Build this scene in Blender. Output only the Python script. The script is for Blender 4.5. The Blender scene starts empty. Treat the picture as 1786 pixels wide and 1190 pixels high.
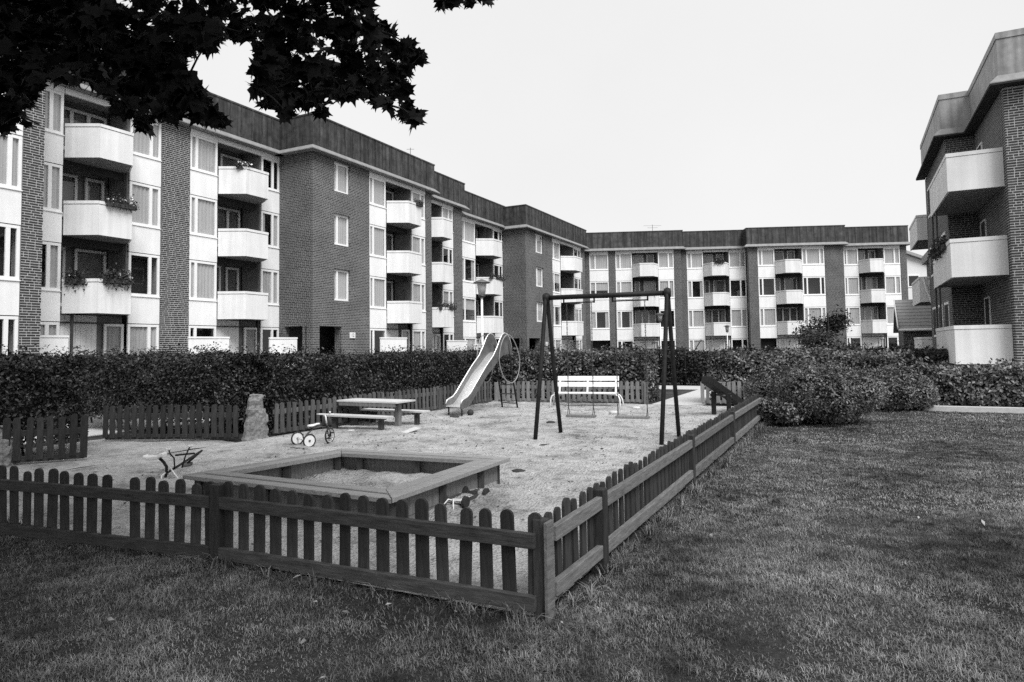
import bpy, math, random
import numpy as np
from mathutils import Vector, Matrix

S = bpy.context.scene
COL = S.collection
R = math.radians
rng = random.Random(7)
nrs = np.random.RandomState(11)

# ------------------------------------------------------------------ camera
cam = bpy.data.cameras.new('camera')
cam.sensor_width = 36.0
cam.lens = 36.0 * 1175.0 / 1786.0
cam.shift_y = -49.0 / 1786.0
cam.clip_start = 0.05
cam.clip_end = 3000
camo = bpy.data.objects.new('camera', cam)
COL.objects.link(camo)
_p, _r = R(2.94), math.atan(0.0146)
_fw = Vector((0, math.cos(_p), math.sin(_p)))
_up = Vector((0, -math.sin(_p), math.cos(_p)))
_rt = Vector((1, 0, 0))
_cr = math.cos(_r) * _rt - math.sin(_r) * _up
_cu = math.sin(_r) * _rt + math.cos(_r) * _up
camo.matrix_world = Matrix(((_cr.x, _cu.x, -_fw.x, 0), (_cr.y, _cu.y, -_fw.y, 0),
                            (_cr.z, _cu.z, -_fw.z, 1.55), (0, 0, 0, 1)))
S.camera = camo

# ------------------------------------------------------------------ world, sun, exposure
SUN_AZ, SUN_EL = 154.0, 51.0          # compass-like heading the light comes from (0 = +Y, 90 = +X)
w = bpy.data.worlds.new('World')
S.world = w
w.use_nodes = True
nt = w.node_tree
nt.nodes.clear()
sky = nt.nodes.new('ShaderNodeTexSky')
sky.sky_type = 'NISHITA'
sky.sun_disc = False
sky.sun_elevation = R(SUN_EL)
sky.sun_rotation = R(SUN_AZ)
bw = nt.nodes.new('ShaderNodeRGBToBW')
nt.links.new(sky.outputs[0], bw.inputs[0])
tc = nt.nodes.new('ShaderNodeTexCoord')
nz = nt.nodes.new('ShaderNodeTexNoise')
nz.inputs['Scale'].default_value = 2.2
nz.inputs['Detail'].default_value = 5
nt.links.new(tc.outputs['Generated'], nz.inputs['Vector'])
cl = nt.nodes.new('ShaderNodeMapRange')
cl.inputs['From Min'].default_value = 0.3
cl.inputs['From Max'].default_value = 0.7
cl.inputs['To Min'].default_value = 3.2
cl.inputs['To Max'].default_value = 3.4
nt.links.new(nz.outputs['Fac'], cl.inputs['Value'])
mx = nt.nodes.new('ShaderNodeMix')
mx.data_type = 'FLOAT'
mx.inputs['Factor'].default_value = 0.93       # closed cloud cover in front of the clear sky
nt.links.new(bw.outputs[0], mx.inputs[2])
nt.links.new(cl.outputs[0], mx.inputs[3])
bg = nt.nodes.new('ShaderNodeBackground')
bg.inputs['Strength'].default_value = 0.10
nt.links.new(mx.outputs[0], bg.inputs['Color'])
wo = nt.nodes.new('ShaderNodeOutputWorld')
nt.links.new(bg.outputs[0], wo.inputs['Surface'])

sl = bpy.data.lights.new('sun', 'SUN')
sl.energy = 1.5
sl.angle = R(32)
sl.color = (1, 1, 1)
so = bpy.data.objects.new('sun', sl)
COL.objects.link(so)
sd = Vector((math.sin(R(SUN_AZ)) * math.cos(R(SUN_EL)), math.cos(R(SUN_AZ)) * math.cos(R(SUN_EL)), math.sin(R(SUN_EL))))
so.rotation_euler = sd.to_track_quat('Z', 'Y').to_euler()
so.location = (0, -20, 40)
S.view_settings.view_transform = 'Standard'
S.view_settings.look = 'None'
S.view_settings.gamma = 1.0
S.view_settings.exposure = 1.45
S.render.engine = 'CYCLES'
S.cycles.use_denoising = False
S.cycles.max_bounces = 6
S.cycles.transparent_max_bounces = 12

# ------------------------------------------------------------------ materials (a black-and-white world: greys only)
MATS = {}


def nodes(name):
    m = bpy.data.materials.new(name)
    m.use_nodes = True
    t = m.node_tree
    b = t.nodes['Principled BSDF']
    return m, t, b


def N_(t, kind, **kw):
    n = t.nodes.new(kind)
    for k, v in kw.items():
        if k in n.inputs:
            n.inputs[k].default_value = v
        else:
            setattr(n, k, v)
    return n


def ramp(t, src, stops):
    r = t.nodes.new('ShaderNodeValToRGB')
    e = r.color_ramp.elements
    while len(e) < len(stops):
        e.new(0.5)
    for i, (p, v) in enumerate(stops):
        e[i].position = p
        e[i].color = (v, v, v, 1)
    t.links.new(src, r.inputs[0])
    return r.outputs[0]


def mat(name, lo, hi, rough=0.8, scale=6.0, detail=6, bump=0.0, bscale=None, stretch=None, island=0.0, spec=0.3, metal=0.0, objrand=0.0, streak=0.0, big=None):
    """grey surface whose tone wanders between lo and hi with a noise in object space"""
    m, t, b = nodes(name)
    co = t.nodes.new('ShaderNodeTexCoord')
    vec = co.outputs['Object']
    if stretch:
        mp = N_(t, 'ShaderNodeMapping')
        mp.inputs['Scale'].default_value = stretch
        t.links.new(vec, mp.inputs[0])
        vec = mp.outputs[0]
    n = N_(t, 'ShaderNodeTexNoise', Scale=scale, Detail=detail, Roughness=0.65)
    t.links.new(vec, n.inputs['Vector'])
    fac = n.outputs['Fac']
    if big:
        n3 = N_(t, 'ShaderNodeTexNoise', Scale=big, Detail=3)
        t.links.new(co.outputs['Object'], n3.inputs['Vector'])
        a = N_(t, 'ShaderNodeMath', operation='MULTIPLY_ADD')
        t.links.new(n3.outputs['Fac'], a.inputs[0])
        a.inputs[1].default_value = 0.9
        a.inputs[2].default_value = -0.45
        a2 = N_(t, 'ShaderNodeMath', operation='ADD')
        t.links.new(fac, a2.inputs[0])
        t.links.new(a.outputs[0], a2.inputs[1])
        fac = a2.outputs[0]
    col = ramp(t, fac, [(0.28, lo), (0.72, hi)])
    mul = None
    if island:
        g = t.nodes.new('ShaderNodeNewGeometry')
        mr = N_(t, 'ShaderNodeMapRange')
        t.links.new(g.outputs['Random Per Island'], mr.inputs['Value'])
        mr.inputs['To Min'].default_value = 1 - island
        mr.inputs['To Max'].default_value = 1 + island
        mul = mr.outputs[0]
    if objrand:
        g = t.nodes.new('ShaderNodeObjectInfo')
        mr = N_(t, 'ShaderNodeMapRange')
        t.links.new(g.outputs['Random'], mr.inputs['Value'])
        mr.inputs['To Min'].default_value = 1 - objrand
        mr.inputs['To Max'].default_value = 1 + objrand
        mul = mr.outputs[0]
    if streak:
        mp = N_(t, 'ShaderNodeMapping')
        mp.inputs['Scale'].default_value = (3.0, 3.0, 0.18)
        t.links.new(co.outputs['Object'], mp.inputs[0])
        n2 = N_(t, 'ShaderNodeTexNoise', Scale=1.6, Detail=5)
        t.links.new(mp.outputs[0], n2.inputs['Vector'])
        mr = N_(t, 'ShaderNodeMapRange')
        mr.inputs['From Min'].default_value = 0.35
        mr.inputs['From Max'].default_value = 0.7
        mr.inputs['To Min'].default_value = 1 - streak
        mr.inputs['To Max'].default_value = 1 + streak * 0.6
        t.links.new(n2.outputs['Fac'], mr.inputs['Value'])
        mul = mr.outputs[0]
    if mul is not None:
        mm = N_(t, 'ShaderNodeMix', data_type='RGBA', blend_type='MULTIPLY')
        mm.inputs['Factor'].default_value = 1
        t.links.new(col, mm.inputs[6])
        t.links.new(mul, mm.inputs[7])
        col = mm.outputs[2]
    t.links.new(col, b.inputs['Base Color'])
    b.inputs['Roughness'].default_value = rough
    b.inputs['Specular IOR Level'].default_value = spec
    b.inputs['Metallic'].default_value = metal
    if bump:
        nb = N_(t, 'ShaderNodeTexNoise', Scale=bscale or scale * 3, Detail=6, Roughness=0.7)
        t.links.new(vec, nb.inputs['Vector'])
        bp = N_(t, 'ShaderNodeBump', Strength=1.0, Distance=bump)
        t.links.new(nb.outputs['Fac'], bp.inputs['Height'])
        t.links.new(bp.outputs[0], b.inputs['Normal'])
    MATS[name] = m
    return m


mat('panel_white', 0.79, 0.87, 0.6, 1.4, streak=0.05)
mat('balcony_white', 0.71, 0.80, 0.75, 1.2, bump=0.002, bscale=60, streak=0.10)
mat('frame_white', 0.79, 0.86, 0.45, 3)
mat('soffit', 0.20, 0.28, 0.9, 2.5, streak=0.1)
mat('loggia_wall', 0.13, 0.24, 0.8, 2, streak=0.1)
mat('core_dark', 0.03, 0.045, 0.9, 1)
mat('roof_metal', 0.014, 0.085, 0.6, 2.6, streak=0.65, spec=0.4)
mat('roof_metal_light', 0.20, 0.36, 0.55, 3.0, streak=0.3, spec=0.4)
mat('eaves', 0.20, 0.28, 0.6, 3, streak=0.12)
mat('mortar', 0.38, 0.50, 0.95, 20, bump=0.002)
mat('brick', 0.025, 0.06, 0.85, 25, bump=0.002, island=0.35)
mat('brick_single', 0.025, 0.06, 0.85, 25, bump=0.002, objrand=0.35)
mat('curtain', 0.34, 0.50, 0.9, 1.2, stretch=(14, 14, 0.25))
mat('black_paint', 0.008, 0.022, 0.6, 14, bump=0.0008, spec=0.2)
mat('dark_metal', 0.03, 0.06, 0.5, 8, spec=0.5)
mat('white_paint', 0.72, 0.82, 0.45, 9)
mat('grey_metal', 0.06, 0.12, 0.5, 6, spec=0.5, bump=0.001)
mat('steel', 0.80, 0.92, 0.38, 5, metal=0.8, spec=0.5)
mat('hoop_grey', 0.18, 0.3, 0.4, 6, spec=0.5)
mat('plastic_white', 0.72, 0.8, 0.4, 9)
mat('fence_wood', 0.014, 0.050, 0.85, 5, stretch=(9, 9, 1.1), bump=0.004, objrand=0.3)
mat('rail_wood', 0.020, 0.075, 0.85, 5, stretch=(1.1, 9, 9), bump=0.004, objrand=0.22)
mat('rail_grey', 0.07, 0.18, 0.85, 5, stretch=(1.1, 9, 9), bump=0.004, objrand=0.2)
mat('fence_weathered', 0.10, 0.22, 0.9, 5, stretch=(9, 9, 1.1), bump=0.004, objrand=0.35)
mat('fence_mid', 0.045, 0.12, 0.9, 5, stretch=(9, 9, 1.1), bump=0.004, objrand=0.35)
mat('bleached_wood', 0.18, 0.34, 0.85, 4, stretch=(1.0, 12, 12), bump=0.003, objrand=0.12)
mat('table_wood', 0.40, 0.56, 0.8, 4, stretch=(1.0, 12, 12), bump=0.003, objrand=0.1)
mat('dark_wood', 0.03, 0.08, 0.85, 5, stretch=(9, 9, 1.1), bump=0.004)
mat('granite', 0.08, 0.30, 0.9, 22, bump=0.03, bscale=9)
mat('rubber', 0.02, 0.035, 0.7, 8)
mat('concrete', 0.42, 0.56, 0.9, 9, bump=0.004)
mat('path_gravel', 0.40, 0.55, 0.95, 14, bump=0.01)
mat('soil', 0.03, 0.06, 0.95, 10, bump=0.02)
mat('bark', 0.02, 0.05, 0.95, 7, stretch=(4, 4, 1), bump=0.02)
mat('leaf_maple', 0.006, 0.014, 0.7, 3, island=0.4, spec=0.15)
mat('leaf_hedge', 0.006, 0.038, 0.45, 2.5, island=0.8, spec=0.35, big=0.8)
mat('leaf_rose', 0.022, 0.15, 0.45, 2.5, island=0.7, spec=0.5, big=1.1)
mat('leaf_tree', 0.018, 0.06, 0.6, 3, island=0.5)
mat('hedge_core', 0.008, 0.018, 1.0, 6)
mat('flower', 0.6, 0.8, 0.7, 5)
mat('litter', 0.12, 0.40, 0.8, 12, island=0.7)
mat('grass_blade', 0.015, 0.24, 0.55, 4.5, island=0.8, spec=0.25, big=0.7)
mat('sign_white', 0.75, 0.82, 0.5, 9)
mat('sign_ink', 0.02, 0.03, 0.6, 9)
mat('lamp_glass', 0.5, 0.6, 0.3, 5)
mat('house_render', 0.66, 0.74, 0.8, 2)
mat('roof_tile', 0.25, 0.36, 0.8, 9)


def mk_sand():
    m, t, b = nodes('sand')
    co = t.nodes.new('ShaderNodeTexCoord')
    n1 = N_(t, 'ShaderNodeTexNoise', Scale=1.3, Detail=9, Roughness=0.72)
    n2 = N_(t, 'ShaderNodeTexNoise', Scale=9, Detail=9, Roughness=0.72)
    n3 = N_(t, 'ShaderNodeTexVoronoi', Scale=34)
    for n in (n1, n2, n3):
        t.links.new(co.outputs['Object'], n.inputs['Vector'])
    a = ramp(t, n1.outputs['Fac'], [(0.34, 0.19), (0.48, 0.39), (0.68, 0.52)])
    d = ramp(t, n2.outputs['Fac'], [(0.36, 0.55), (0.46, 0.98), (0.75, 1.08)])
    mm = N_(t, 'ShaderNodeMix', data_type='RGBA', blend_type='MULTIPLY')
    mm.inputs['Factor'].default_value = 1
    t.links.new(a, mm.inputs[6])
    t.links.new(d, mm.inputs[7])
    t.links.new(mm.outputs[2], b.inputs['Base Color'])
    b.inputs['Roughness'].default_value = 0.95
    b.inputs['Specular IOR Level'].default_value = 0.1
    ad = N_(t, 'ShaderNodeMath', operation='ADD')
    t.links.new(n2.outputs['Fac'], ad.inputs[0])
    t.links.new(n3.outputs['Distance'], ad.inputs[1])
    bp = N_(t, 'ShaderNodeBump', Strength=1.0, Distance=0.03)
    t.links.new(ad.outputs[0], bp.inputs['Height'])
    t.links.new(bp.outputs[0], b.inputs['Normal'])
    MATS['sand'] = m


def mk_turf():
    m, t, b = nodes('turf')
    co = t.nodes.new('ShaderNodeTexCoord')
    n1 = N_(t, 'ShaderNodeTexNoise', Scale=0.8, Detail=5, Roughness=0.6)
    n2 = N_(t, 'ShaderNodeTexNoise', Scale=28, Detail=8, Roughness=0.8)
    for n in (n1, n2):
        t.links.new(co.outputs['Object'], n.inputs['Vector'])
    a = ramp(t, n1.outputs['Fac'], [(0.3, 0.022), (0.7, 0.085)])
    d = ramp(t, n2.outputs['Fac'], [(0.32, 0.35), (0.68, 1.5)])
    mm = N_(t, 'ShaderNodeMix', data_type='RGBA', blend_type='MULTIPLY')
    mm.inputs['Factor'].default_value = 1
    t.links.new(a, mm.inputs[6])
    t.links.new(d, mm.inputs[7])
    t.links.new(mm.outputs[2], b.inputs['Base Color'])
    b.inputs['Roughness'].default_value = 0.95
    b.inputs['Specular IOR Level'].default_value = 0.1
    bp = N_(t, 'ShaderNodeBump', Strength=1.0, Distance=0.03)
    t.links.new(n2.outputs['Fac'], bp.inputs['Height'])
    t.links.new(bp.outputs[0], b.inputs['Normal'])
    MATS['turf'] = m


def mk_brickwork():
    """brickwork too far away to pick bricks apart: dark bricks, pale joints"""
    m, t, b = nodes('brickwork')
    co = t.nodes.new('ShaderNodeTexCoord')
    sx = t.nodes.new('ShaderNodeSeparateXYZ')
    t.links.new(co.outputs['Object'], sx.inputs[0])
    ad = N_(t, 'ShaderNodeMath', operation='ADD')
    t.links.new(sx.outputs[0], ad.inputs[0])
    t.links.new(sx.outputs[1], ad.inputs[1])
    cx = t.nodes.new('ShaderNodeCombineXYZ')
    t.links.new(ad.outputs[0], cx.inputs[0])
    t.links.new(sx.outputs[2], cx.inputs[1])
    br = t.nodes.new('ShaderNodeTexBrick')
    br.offset = 0.5
    br.squash = 0.5
    br.squash_frequency = 3
    br.inputs['Scale'].default_value = 1.0
    br.inputs['Brick Width'].default_value = 0.25
    br.inputs['Row Height'].default_value = 0.081
    br.inputs['Mortar Size'].default_value = 0.010
    br.inputs['Mortar Smooth'].default_value = 0.2
    br.inputs['Color1'].default_value = (0.030, 0.030, 0.030, 1)
    br.inputs['Color2'].default_value = (0.070, 0.070, 0.070, 1)
    br.inputs['Mortar'].default_value = (0.29, 0.29, 0.29, 1)
    t.links.new(cx.outputs[0], br.inputs['Vector'])
    n = N_(t, 'ShaderNodeTexNoise', Scale=0.7, Detail=6)
    t.links.new(co.outputs['Object'], n.inputs['Vector'])
    d = ramp(t, n.outputs['Fac'], [(0.3, 0.8), (0.7, 1.15)])
    mm = N_(t, 'ShaderNodeMix', data_type='RGBA', blend_type='MULTIPLY')
    mm.inputs['Factor'].default_value = 1
    t.links.new(br.outputs['Color'], mm.inputs[6])
    t.links.new(d, mm.inputs[7])
    t.links.new(mm.outputs[2], b.inputs['Base Color'])
    b.inputs['Roughness'].default_value = 0.9
    bp = N_(t, 'ShaderNodeBump', Strength=0.6, Distance=0.01, invert=True)
    t.links.new(br.outputs['Fac'], bp.inputs['Height'])
    t.links.new(bp.outputs[0], b.inputs['Normal'])
    MATS['brickwork'] = m


def mk_glass():
    m, t, b = nodes('glass')
    t.nodes.remove(b)
    tr = t.nodes.new('ShaderNodeBsdfTransparent')
    tr.inputs[0].default_value = (0.96, 0.96, 0.96, 1)
    gl = t.nodes.new('ShaderNodeBsdfGlossy')
    gl.inputs['Roughness'].default_value = 0.02
    fr = t.nodes.new('ShaderNodeLayerWeight')
    fr.inputs['Blend'].default_value = 0.5
    pw = N_(t, 'ShaderNodeMath', operation='POWER')
    pw.inputs[1].default_value = 4.0
    t.links.new(fr.outputs['Facing'], pw.inputs[0])
    mr = N_(t, 'ShaderNodeMath', operation='MULTIPLY_ADD')
    mr.inputs[1].default_value = 0.85
    mr.inputs[2].default_value = 0.06
    t.links.new(pw.outputs[0], mr.inputs[0])
    mxs = t.nodes.new('ShaderNodeMixShader')
    t.links.new(mr.outputs[0], mxs.inputs[0])
    t.links.new(tr.outputs[0], mxs.inputs[1])
    t.links.new(gl.outputs[0], mxs.inputs[2])
    t.links.new(mxs.outputs[0], t.nodes['Material Output'].inputs['Surface'])
    MATS['glass'] = m


mk_sand(); mk_turf(); mk_brickwork(); mk_glass()

# ------------------------------------------------------------------ mesh helpers
class MB:
    def __init__(s):
        s.v = []
        s.f = []

    def box(s, x0, x1, y0, y1, z0, z1):
        i = len(s.v)
        s.v += [(x0, y0, z0), (x1, y0, z0), (x1, y1, z0), (x0, y1, z0), (x0, y0, z1), (x1, y0, z1), (x1, y1, z1), (x0, y1, z1)]
        s.f += [(i, i + 3, i + 2, i + 1), (i + 4, i + 5, i + 6, i + 7), (i, i + 1, i + 5, i + 4), (i + 1, i + 2, i + 6, i + 5), (i + 2, i + 3, i + 7, i + 6), (i + 3, i, i + 4, i + 7)]
        return s

    def prism(s, poly, z0, z1):
        """poly: list of (x, y), counter-clockwise seen from above"""
        i, n = len(s.v), len(poly)
        s.v += [(x, y, z0) for x, y in poly] + [(x, y, z1) for x, y in poly]
        s.f.append(tuple(i + k for k in reversed(range(n))))
        s.f.append(tuple(i + n + k for k in range(n)))
        for k in range(n):
            j = (k + 1) % n
            s.f.append((i + k, i + j, i + n + j, i + n + k))
        return s

    def hexa(s, a, b):
        """solid between two quads given as lists of four points"""
        i = len(s.v)
        s.v += [tuple(p) for p in a] + [tuple(p) for p in b]
        s.f += [(i, i + 3, i + 2, i + 1), (i + 4, i + 5, i + 6, i + 7)]
        for k in range(4):
            j = (k + 1) % 4
            s.f.append((i + k, i + j, i + 4 + j, i + 4 + k))
        return s

    def bar(s, p, q, wd, ht, up=(0, 0, 1)):
        p, q = Vector(p), Vector(q)
        d = (q - p).normalized()
        u = Vector(up)
        if abs(d.dot(u)) > 0.98:
            u = Vector((1, 0, 0))
        sd_ = d.cross(u).normalized() * wd / 2
        uu = sd_.normalized().cross(d).normalized() * ht / 2
        s.hexa([p - sd_ - uu, p + sd_ - uu, p + sd_ + uu, p - sd_ + uu], [q - sd_ - uu, q + sd_ - uu, q + sd_ + uu, q - sd_ + uu])
        return s

    def tube(s, pts, r, n=8, closed=False):
        pts = [Vector(p) for p in pts]
        m = len(pts)
        rr = r if isinstance(r, (list, tuple)) else [r] * m
        i0 = len(s.v)
        prev = None
        for k in range(m):
            if closed:
                d = pts[(k + 1) % m] - pts[k - 1]
            else:
                d = pts[min(k + 1, m - 1)] - pts[max(k - 1, 0)]
            d.normalize()
            if prev is None:
                a = d.orthogonal().normalized()
            else:
                a = prev - d * prev.dot(d)
                a = a.normalized() if a.length > 1e-6 else d.orthogonal().normalized()
            prev = a
            b = d.cross(a)
            for j in range(n):
                t_ = 2 * math.pi * j / n
                s.v.append(tuple(pts[k] + (a * math.cos(t_) + b * math.sin(t_)) * rr[k]))
        for k in range(m if closed else m - 1):
            k2 = (k + 1) % m
            for j in range(n):
                j2 = (j + 1) % n
                s.f.append((i0 + k * n + j, i0 + k * n + j2, i0 + k2 * n + j2, i0 + k2 * n + j))
        if not closed:
            s.f.append(tuple(i0 + j for j in reversed(range(n))))
            s.f.append(tuple(i0 + (m - 1) * n + j for j in range(n)))
        return s

    def lathe(s, prof, n=16, o=(0, 0, 0)):
        i0 = len(s.v)
        for r_, z in prof:
            for j in range(n):
                t_ = 2 * math.pi * j / n
                s.v.append((o[0] + r_ * math.cos(t_), o[1] + r_ * math.sin(t_), o[2] + z))
        for k in range(len(prof) - 1):
            for j in range(n):
                j2 = (j + 1) % n
                s.f.append((i0 + k * n + j, i0 + k * n + j2, i0 + (k + 1) * n + j2, i0 + (k + 1) * n + j))
        s.f.append(tuple(i0 + j for j in reversed(range(n))))
        s.f.append(tuple(i0 + (len(prof) - 1) * n + j for j in range(n)))
        return s

    def mesh(s, name, material, smooth=False):
        me = bpy.data.meshes.new(name)
        me.from_pydata([tuple(v) for v in s.v], [], s.f)
        me.materials.append(MATS[material])
        if smooth:
            me.polygons.foreach_set('use_smooth', [True] * len(me.polygons))
        me.update()
        return me

    def build(s, name, material, parent=None, smooth=False, bevel=0.0):
        o = bpy.data.objects.new(name, s.mesh(name, material, smooth))
        COL.objects.link(o)
        if parent is not None:
            o.parent = parent
        if bevel:
            b = o.modifiers.new('bevel', 'BEVEL')
            b.width = bevel
            b.segments = 2
            b.limit_method = 'ANGLE'
        return o


def inst(src, name, parent, loc=(0, 0, 0), rot=None, scale=None):
    """another object sharing a mesh"""
    o = bpy.data.objects.new(name, src.data if hasattr(src, 'data') else src)
    COL.objects.link(o)
    o.parent = parent
    o.location = loc
    if rot is not None:
        o.rotation_euler = rot
    if scale is not None:
        o.scale = scale
    return o


def tag(o, label=None, cat=None, group=None, kind=None):
    if label:
        o['label'] = label
    if cat:
        o['category'] = cat
    if group:
        o['group'] = group
    if kind:
        o['kind'] = kind
    return o


def empty(name, label, cat, loc=(0, 0, 0), rz=0.0, group=None):
    o = bpy.data.objects.new(name, None)
    COL.objects.link(o)
    o.empty_display_size = 0.2
    o.location = loc
    o.rotation_euler = (0, 0, rz)
    return tag(o, label, cat, group)


HEAD = R(26.5)                                   # the estate is laid out on one grid, turned 26.5 degrees
AX = Vector((math.sin(HEAD), math.cos(HEAD), 0))  # u axis
NX = Vector((math.cos(HEAD), -math.sin(HEAD), 0))  # w axis
RZ_A = math.pi / 2 - HEAD                        # rotation that turns local X onto the u axis


def P(u, w_, z=0.0):
    v = AX * u + NX * w_
    return (v.x, v.y, z)


def sheet_grid(name, x0, x1, y0, y1, nx, ny, fz, material, inside=None):
    xs = np.linspace(x0, x1, nx)
    ys = np.linspace(y0, y1, ny)
    vs = [(x, y, fz(x, y)) for y in ys for x in xs]
    fs = []
    for j in range(ny - 1):
        for i in range(nx - 1):
            a = j * nx + i
            fs.append((a, a + 1, a + nx + 1, a + nx))
    me = bpy.data.meshes.new(name)
    me.from_pydata(vs, [], fs)
    me.materials.append(MATS[material])
    me.polygons.foreach_set('use_smooth', [True] * len(me.polygons))
    o = bpy.data.objects.new(name, me)
    COL.objects.link(o)
    return o


def vnoise(x, y, s=1.0, seed=0):
    """cheap smooth value noise"""
    x = x * s + seed * 17.3
    y = y * s - seed * 9.1
    return (math.sin(x * 1.7 + 1.3 * math.sin(y * 1.1)) + math.sin(y * 2.1 + 1.7 * math.sin(x * 0.9 + 2)) + 0.5 * math.sin(x * 4.3 + y * 3.7)) / 2.5


# ------------------------------------------------------------------ ground
def terrain(x, y):
    u = x * AX.x + y * AX.y
    t_ = min(max((u - 22) / 26, 0), 1)
    return -0.45 * t_ * t_ * (3 - 2 * t_)


g = sheet_grid('lawn', -90, 90, -30, 130, 91, 81, lambda x, y: terrain(x, y) - 0.012, 'turf')
tag(g, kind='structure')
far = MB()
far.box(-1500, 1500, -1500, 1500, -1.2, -1.0)
tag(far.build('ground', 'turf'), kind='structure')

SU0, SU1, SW0, SW1 = 3.60, 17.6, -9.4, -1.66      # the sandy playground in grid coordinates
BOXC = [(-3.40, 6.97), (-1.03, 5.72), (-0.04, 7.75), (-2.20, 8.62)]   # outer corners of the sandbox


def in_poly(x, y, poly):
    c = False
    n = len(poly)
    for i in range(n):
        x1, y1 = poly[i]
        x2, y2 = poly[i - 1]
        if (y1 > y) != (y2 > y) and x < (x2 - x1) * (y - y1) / (y2 - y1) + x1:
            c = not c
    return c


def sand_h(x, y):
    h = 0.012 * vnoise(x, y, 1.3) + 0.010 * vnoise(x, y, 4.1, 3) + 0.005 * vnoise(x, y, 11, 5)
    d = min(math.hypot(x + 0.55, y - 6.9), 3)
    h += 0.06 * math.exp(-(d / 0.35) ** 2)
    return h + 0.022


def sand_sheet():
    nu, nw = 430, 250
    uu = np.linspace(SU0, SU1, nu)
    wv = np.linspace(SW0, SW1, nw)
    U, W_ = np.meshgrid(uu, wv)
    X = AX.x * U + NX.x * W_
    Y = AX.y * U + NX.y * W_

    def vn_(s, seed):
        x, y = X * s + seed * 17.3, Y * s - seed * 9.1
        return (np.sin(x * 1.7 + 1.3 * np.sin(y * 1.1)) + np.sin(y * 2.1 + 1.7 * np.sin(x * 0.9 + 2)) + 0.5 * np.sin(x * 4.3 + y * 3.7)) / 2.5

    Z = 0.012 * vn_(1.3, 0) + 0.010 * vn_(4.1, 3) + 0.006 * vn_(11, 5) + 0.004 * vn_(23, 7)
    rs = np.random.RandomState(3)
    for _ in range(1300):                        # footprints and scuffs
        a, b = rs.uniform(SU0 + 0.2, SU1 - 0.2), rs.uniform(SW0 + 0.2, SW1 - 0.2)
        r1, r2, th = rs.uniform(0.05, 0.10), rs.uniform(0.03, 0.06), rs.uniform(0, 3.14)
        i0, i1 = np.searchsorted(uu, [a - 0.3, a + 0.3])
        j0, j1 = np.searchsorted(wv, [b - 0.3, b + 0.3])
        du, dw = U[j0:j1, i0:i1] - a, W_[j0:j1, i0:i1] - b
        p = (du * math.cos(th) + dw * math.sin(th)) / r1
        q = (-du * math.sin(th) + dw * math.cos(th)) / r2
        rr = p * p + q * q
        Z[j0:j1, i0:i1] += rs.uniform(0.006, 0.018) * (-np.exp(-rr) + 0.55 * np.exp(-(np.sqrt(rr) - 1.6) ** 2 / 0.2))
    for (x, y) in ((1.13, 11.45), (1.95, 11.13)):   # hollows under the swings
        Z -= 0.024 * np.exp(-(((X - x) / 0.35) ** 2 + ((Y - y) / 0.3) ** 2))
    Z += 0.022
    for (x, y, h, r) in ((-0.55, 6.9, 0.05, 0.3), (-0.2, 7.1, 0.05, 0.25), (-4.0, 9.3, 0.05, 0.35), (-2.6, 13.1, 0.03, 0.6)):
        Z += h * np.exp(-((X - x) ** 2 + (Y - y) ** 2) / r ** 2)
    E = np.minimum(np.minimum(U - SU0, SU1 - U), np.minimum(W_ - SW0, SW1 - W_))
    Z = Z * np.clip(E / 0.25, 0, 1) + 0.002
    pit = np.ones_like(X, bool)
    n = 4
    for i in range(n):
        (x1, y1), (x2, y2) = BOXC[i], BOXC[(i + 1) % n]
        pit &= ((x2 - x1) * (Y - y1) - (y2 - y1) * (X - x1)) > 0.12 * math.hypot(x2 - x1, y2 - y1)
    ZP = 0.085 + 0.030 * vn_(2.6, 8) + 0.016 * vn_(9, 4) + 0.10 * np.exp(-((X + 1.5) ** 2 + (Y - 7.1) ** 2) / 0.18) + 0.05 * np.exp(-((X + 0.9) ** 2 + (Y - 7.5) ** 2) / 0.06)
    Z = np.where(pit, ZP, Z)
    vs = np.stack([X, Y, Z], 2).reshape(-1, 3)
    a = (np.arange(nw - 1)[:, None] * nu + np.arange(nu - 1)[None, :]).ravel()
    quads = np.stack([a, a + 1, a + nu + 1, a + nu], 1)
    v0, v1, v2 = vs[quads[0, 0]], vs[quads[0, 1]], vs[quads[0, 2]]
    if np.cross(v1 - v0, v2 - v0)[2] < 0:
        quads = quads[:, ::-1]
    me = bpy.data.meshes.new('sand')
    me.vertices.add(len(vs))
    me.vertices.foreach_set('co', vs.astype(np.float32).ravel())
    me.loops.add(4 * len(quads))
    me.loops.foreach_set('vertex_index', quads.astype(np.int32).ravel())
    me.polygons.add(len(quads))
    me.polygons.foreach_set('loop_start', np.arange(len(quads), dtype=np.int32) * 4)
    me.polygons.foreach_set('loop_total', np.full(len(quads), 4, dtype=np.int32))
    me.materials.append(MATS['sand'])
    me.update(calc_edges=True)
    me.polygons.foreach_set('use_smooth', [True] * len(me.polygons))
    tag(link_('sand', me), kind='structure')


def link_(name, me):
    o = bpy.data.objects.new(name, me)
    COL.objects.link(o)
    return o


sand_sheet()


m_ = MB()
NU, NW = 40, 24
for j_ in range(NW):
    for i_ in range(NU):
        x_, y_, _z = P(3.4 + 4.9 * i_ / (NU - 1), -12.2 + 2.78 * j_ / (NW - 1))
        m_.v.append((x_, y_, 0.004 + 0.012 * vnoise(x_, y_, 2.0, 3)))
for j_ in range(NW - 1):
    for i_ in range(NU - 1):
        a_ = j_ * NU + i_
        m_.f.append((a_, a_ + 1, a_ + NU + 1, a_ + NU))
_o = m_.build('sand', 'sand', smooth=True)
_o.data.flip_normals()
tag(_o, kind='structure')


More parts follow.
